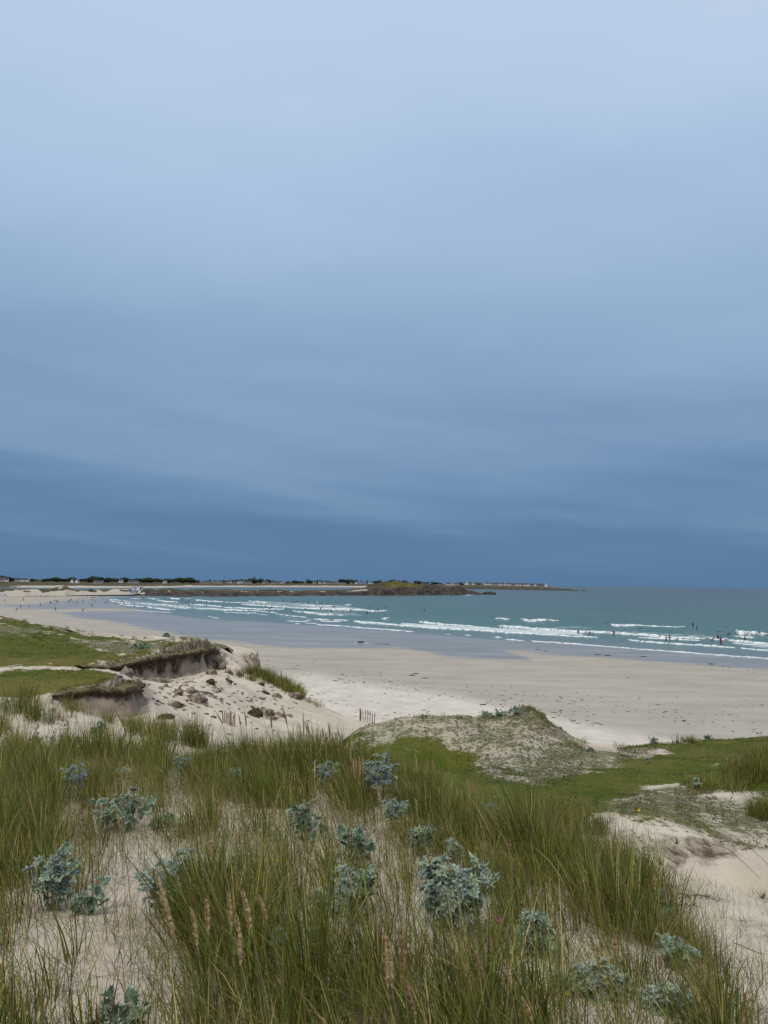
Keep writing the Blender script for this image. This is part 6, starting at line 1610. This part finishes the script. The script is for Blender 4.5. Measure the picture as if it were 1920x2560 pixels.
# ------------------------------------------------------------------ marram stalks with seed heads
M_SEED = simple('marram_seed_head', (0.50, 0.36, 0.18), (0.38, 0.26, 0.125), 60, .9, .1, .6)
M_SEEDR = simple('marram_seed_head_red', (0.36, 0.215, 0.11), (0.27, 0.155, 0.085), 60, .9, .1, .6)
M_STALK = simple('marram_stalk', (0.24, 0.20, 0.085), (0.16, 0.145, 0.060), 12, .7)
STALKS = [ # head top u,v  head foot u,v  reddish?
 (540,1781,557,1811,1),(597,1788,601,1814,1),(610,1776,616,1816,1),(674,1782,680,1822,1),(704,1764,718,1812,1),(747,1806,753,1847,0),(757,1779,759,1847,0),(761,1803,772,1834,0),(768,1806,773,1834,0),
 (800,1828,802,1856,1),(805,1820,810,1848,1),(813,1832,818,1856,1),(821,1808,825,1845,1),(836,1828,841,1845,1),(844,1825,849,1842,1),(852,1838,855,1866,0),
 (1037,1884,1043,1934,0),(1066,1896,1070,1932,0),(1080,1898,1083,1930,0),(886,1892,892,1935,0),(880,1895,886,1940,0),(897,1890,900,1940,0),(905,1888,908,1938,0),(940,1957,950,2008,0),(1038,1996,1042,2030,0),(1165,1938,1170,1975,0),(1172,1950,1176,1985,0),(1180,1955,1183,1985,0),
 (1391,2020,1395,2048,1),(1405,2022,1408,2045,1),(1425,2024,1427,2050,1),(1272,2095,1275,2125,1),(1635,2195,1637,2226,0),(1460,2020,1462,2042,0),
 (287,2023,299,2065,0),(386,2177,436,2343,0),(478,2277,494,2372,0),(515,2248,521,2340,0),(523,2098,528,2158,0),(541,2110,544,2162,0),(569,2231,579,2331,0),(606,2227,630,2331,0),(590,2289,602,2416,0),
 (604,2231,630,2324,0),(643,2235,668,2301,0),(958,2331,970,2470,0),(968,2345,980,2470,0),(1000,2324,1010,2436,1),(1009,2447,1033,2528,1),(1183,2378,1210,2447,1),(1063,2115,1076,2160,0),(1392,2308,1396,2347,0),(1492,2365,1497,2421,0),(1265,2408,1278,2473,0),(1650,2392,1655,2430,0),(1308,2500,1330,2555,0),(1535,2340,1538,2380,0),
]
SEEDLB = {}
def stalk(i, row):
    u1, v1, u2, v2, red = row
    ds = np.linspace(2.4, 16, 200); rr = np.stack([P(u2, v2, d) for d in ds]); hh = rr[:, 2] - gz(rr[:, 0], rr[:, 1])
    want = .42
    j = np.argmin(np.abs(hh - want) + (ds > 13.5) * 1.0)
    d = ds[j]; a, b = P(u1, v1, d), P(u2, v2, d)
    lean = (a - b) / max(a[2] - b[2], .02); bx_ = b - lean * .42 * .6
    g = np.array([bx_[0], bx_[1], gz(bx_[0], bx_[1])])
    root = empty('marram_stalk', g)
    st = MB(); st.tube([[0, 0, -.03], (b - g) * .5 + np.array([.01, 0, 0]), b - g, (a + b) / 2 - g], [.0024, .0022, .0018, .0012], 5); st.build('stem', M_STALK, root, True)
    L = np.linalg.norm(a - b); th_ = float(np.clip(L * .046, .0045, .009)); n = 22
    t = np.linspace(0, 1, n); r = np.random.default_rng(500 + i)
    pts = (b - g)[None] + (a - b)[None] * t[:, None] + np.stack([np.sin(t * 2.2) * .006, 0 * t, 0 * t], -1)
    rad_ = th_ * np.interp(t, [0, .12, .5, .85, 1], [.35, .9, 1.0, .55, .12]) * r.uniform(.93, 1.07, n)
    hd = MB(); hd.tube(pts, rad_, 8)
    for q in range(70):                            # loose spikelets
        f = r.uniform(.03, .97); c_ = (b - g) + (a - b) * f; an = r.uniform(0, 6.28); rd = np.interp(f, t, rad_)
        o_ = np.array([math.cos(an), math.sin(an), 0]) * rd; ax = (a - b) / L
        hd.add([c_ + o_ * .7, c_ + o_ * 1.25 + ax * .006 + np.array([.0012, 0, 0]), c_ + o_ * 1.45 + ax * .017, c_ + o_ * 1.2 + ax * .006 - np.array([.0012, 0, 0])], [[0, 1, 2, 3]])
    hd.build('seed_head', M_SEEDR if red else M_SEED, root)
    return root
GROUPS = [('reddish seed head of marram on the skyline of the near grass', lambda r: r[4] == 1 and r[1] < 1900), ('tan seed head of marram standing in the middle grass', lambda r: r[1] < 2200 and r[0] < 1250), ('dark seed head above the tussock on the right', lambda r: r[0] >= 1250 and r[1] < 2200), ('long tan seed head of marram in the lower left tussock', lambda r: r[0] < 700), ('thick brown seed head of marram in the lower right grass', lambda r: True)]
SPECIAL = {0: 'leaning reddish seed head farthest left on the skyline of the grass', 3: 'single reddish seed head standing apart in front of the sand slope', 4: 'tallest reddish seed head leaning left before the sand slope', 35: 'longest tan seed head leaning left in front of the bright sea holly', 34: 'tan seed head standing in front of the broad leafy sea holly mound', 23: 'tan seed head in front of the big domed sea holly', 29: 'middle one of three dark heads above the right tussock', 45: 'left of the two thickest brown seed heads at the bottom centre', 46: 'right of the two thickest brown seed heads at the bottom centre', 50: 'tan seed head in front of the largest sea holly'}
for i, row in enumerate(STALKS):
    o = stalk(i, row)
    for gl, fn in GROUPS:
        if fn(row):
            if i in SPECIAL: tag(o, SPECIAL[i], 'grass stalk')
            else: tag(o, gl, 'grass stalk', gl.replace('seed head', 'seed heads'))
            break
# two broken sticks in the grass
M_STICK = simple('bleached_stick', (0.46, 0.37, 0.23), (0.36, 0.28, 0.17), 20, .8)
for u1, v1, u2, v2, lb in [(787,1905,785,1984,'upright bleached reed stem beside the blue sea holly'),(812,1984,762,2011,'bleached broken reed lying across the dark grass')]:
    c = hit(u2, v2 + 12)[0]; a, b = P(u1, v1, c[1] - .1), P(u2, v2, c[1] - .1)
    m = MB(); m.tube([b - c, (a + b) / 2 - c + np.array([.004, 0, 0]), a - c], [.006, .0065, .004], 6); o = m.build('reed_stem', M_STICK, None, True); put(o, c); tag(o, lb, 'stick')
# a withered holly leaf
c = hit(398, 2350)[0]; top = P(392, 2245, c[1] - .1); V, Q, T, val = leaf_shape('leaf', .036, np.random.default_rng(4))
o = mesh('dead_leaf', orient(V, np.array([.1, -1, .4]), .6), [Q, T], simple('withered_leaf', (0.56, 0.43, 0.32), (0.48, 0.36, 0.26), 30, .8), None, False); put(o, top); tag(o, 'pale pinkish withered leaf hanging beside the longest seed head', 'leaf')
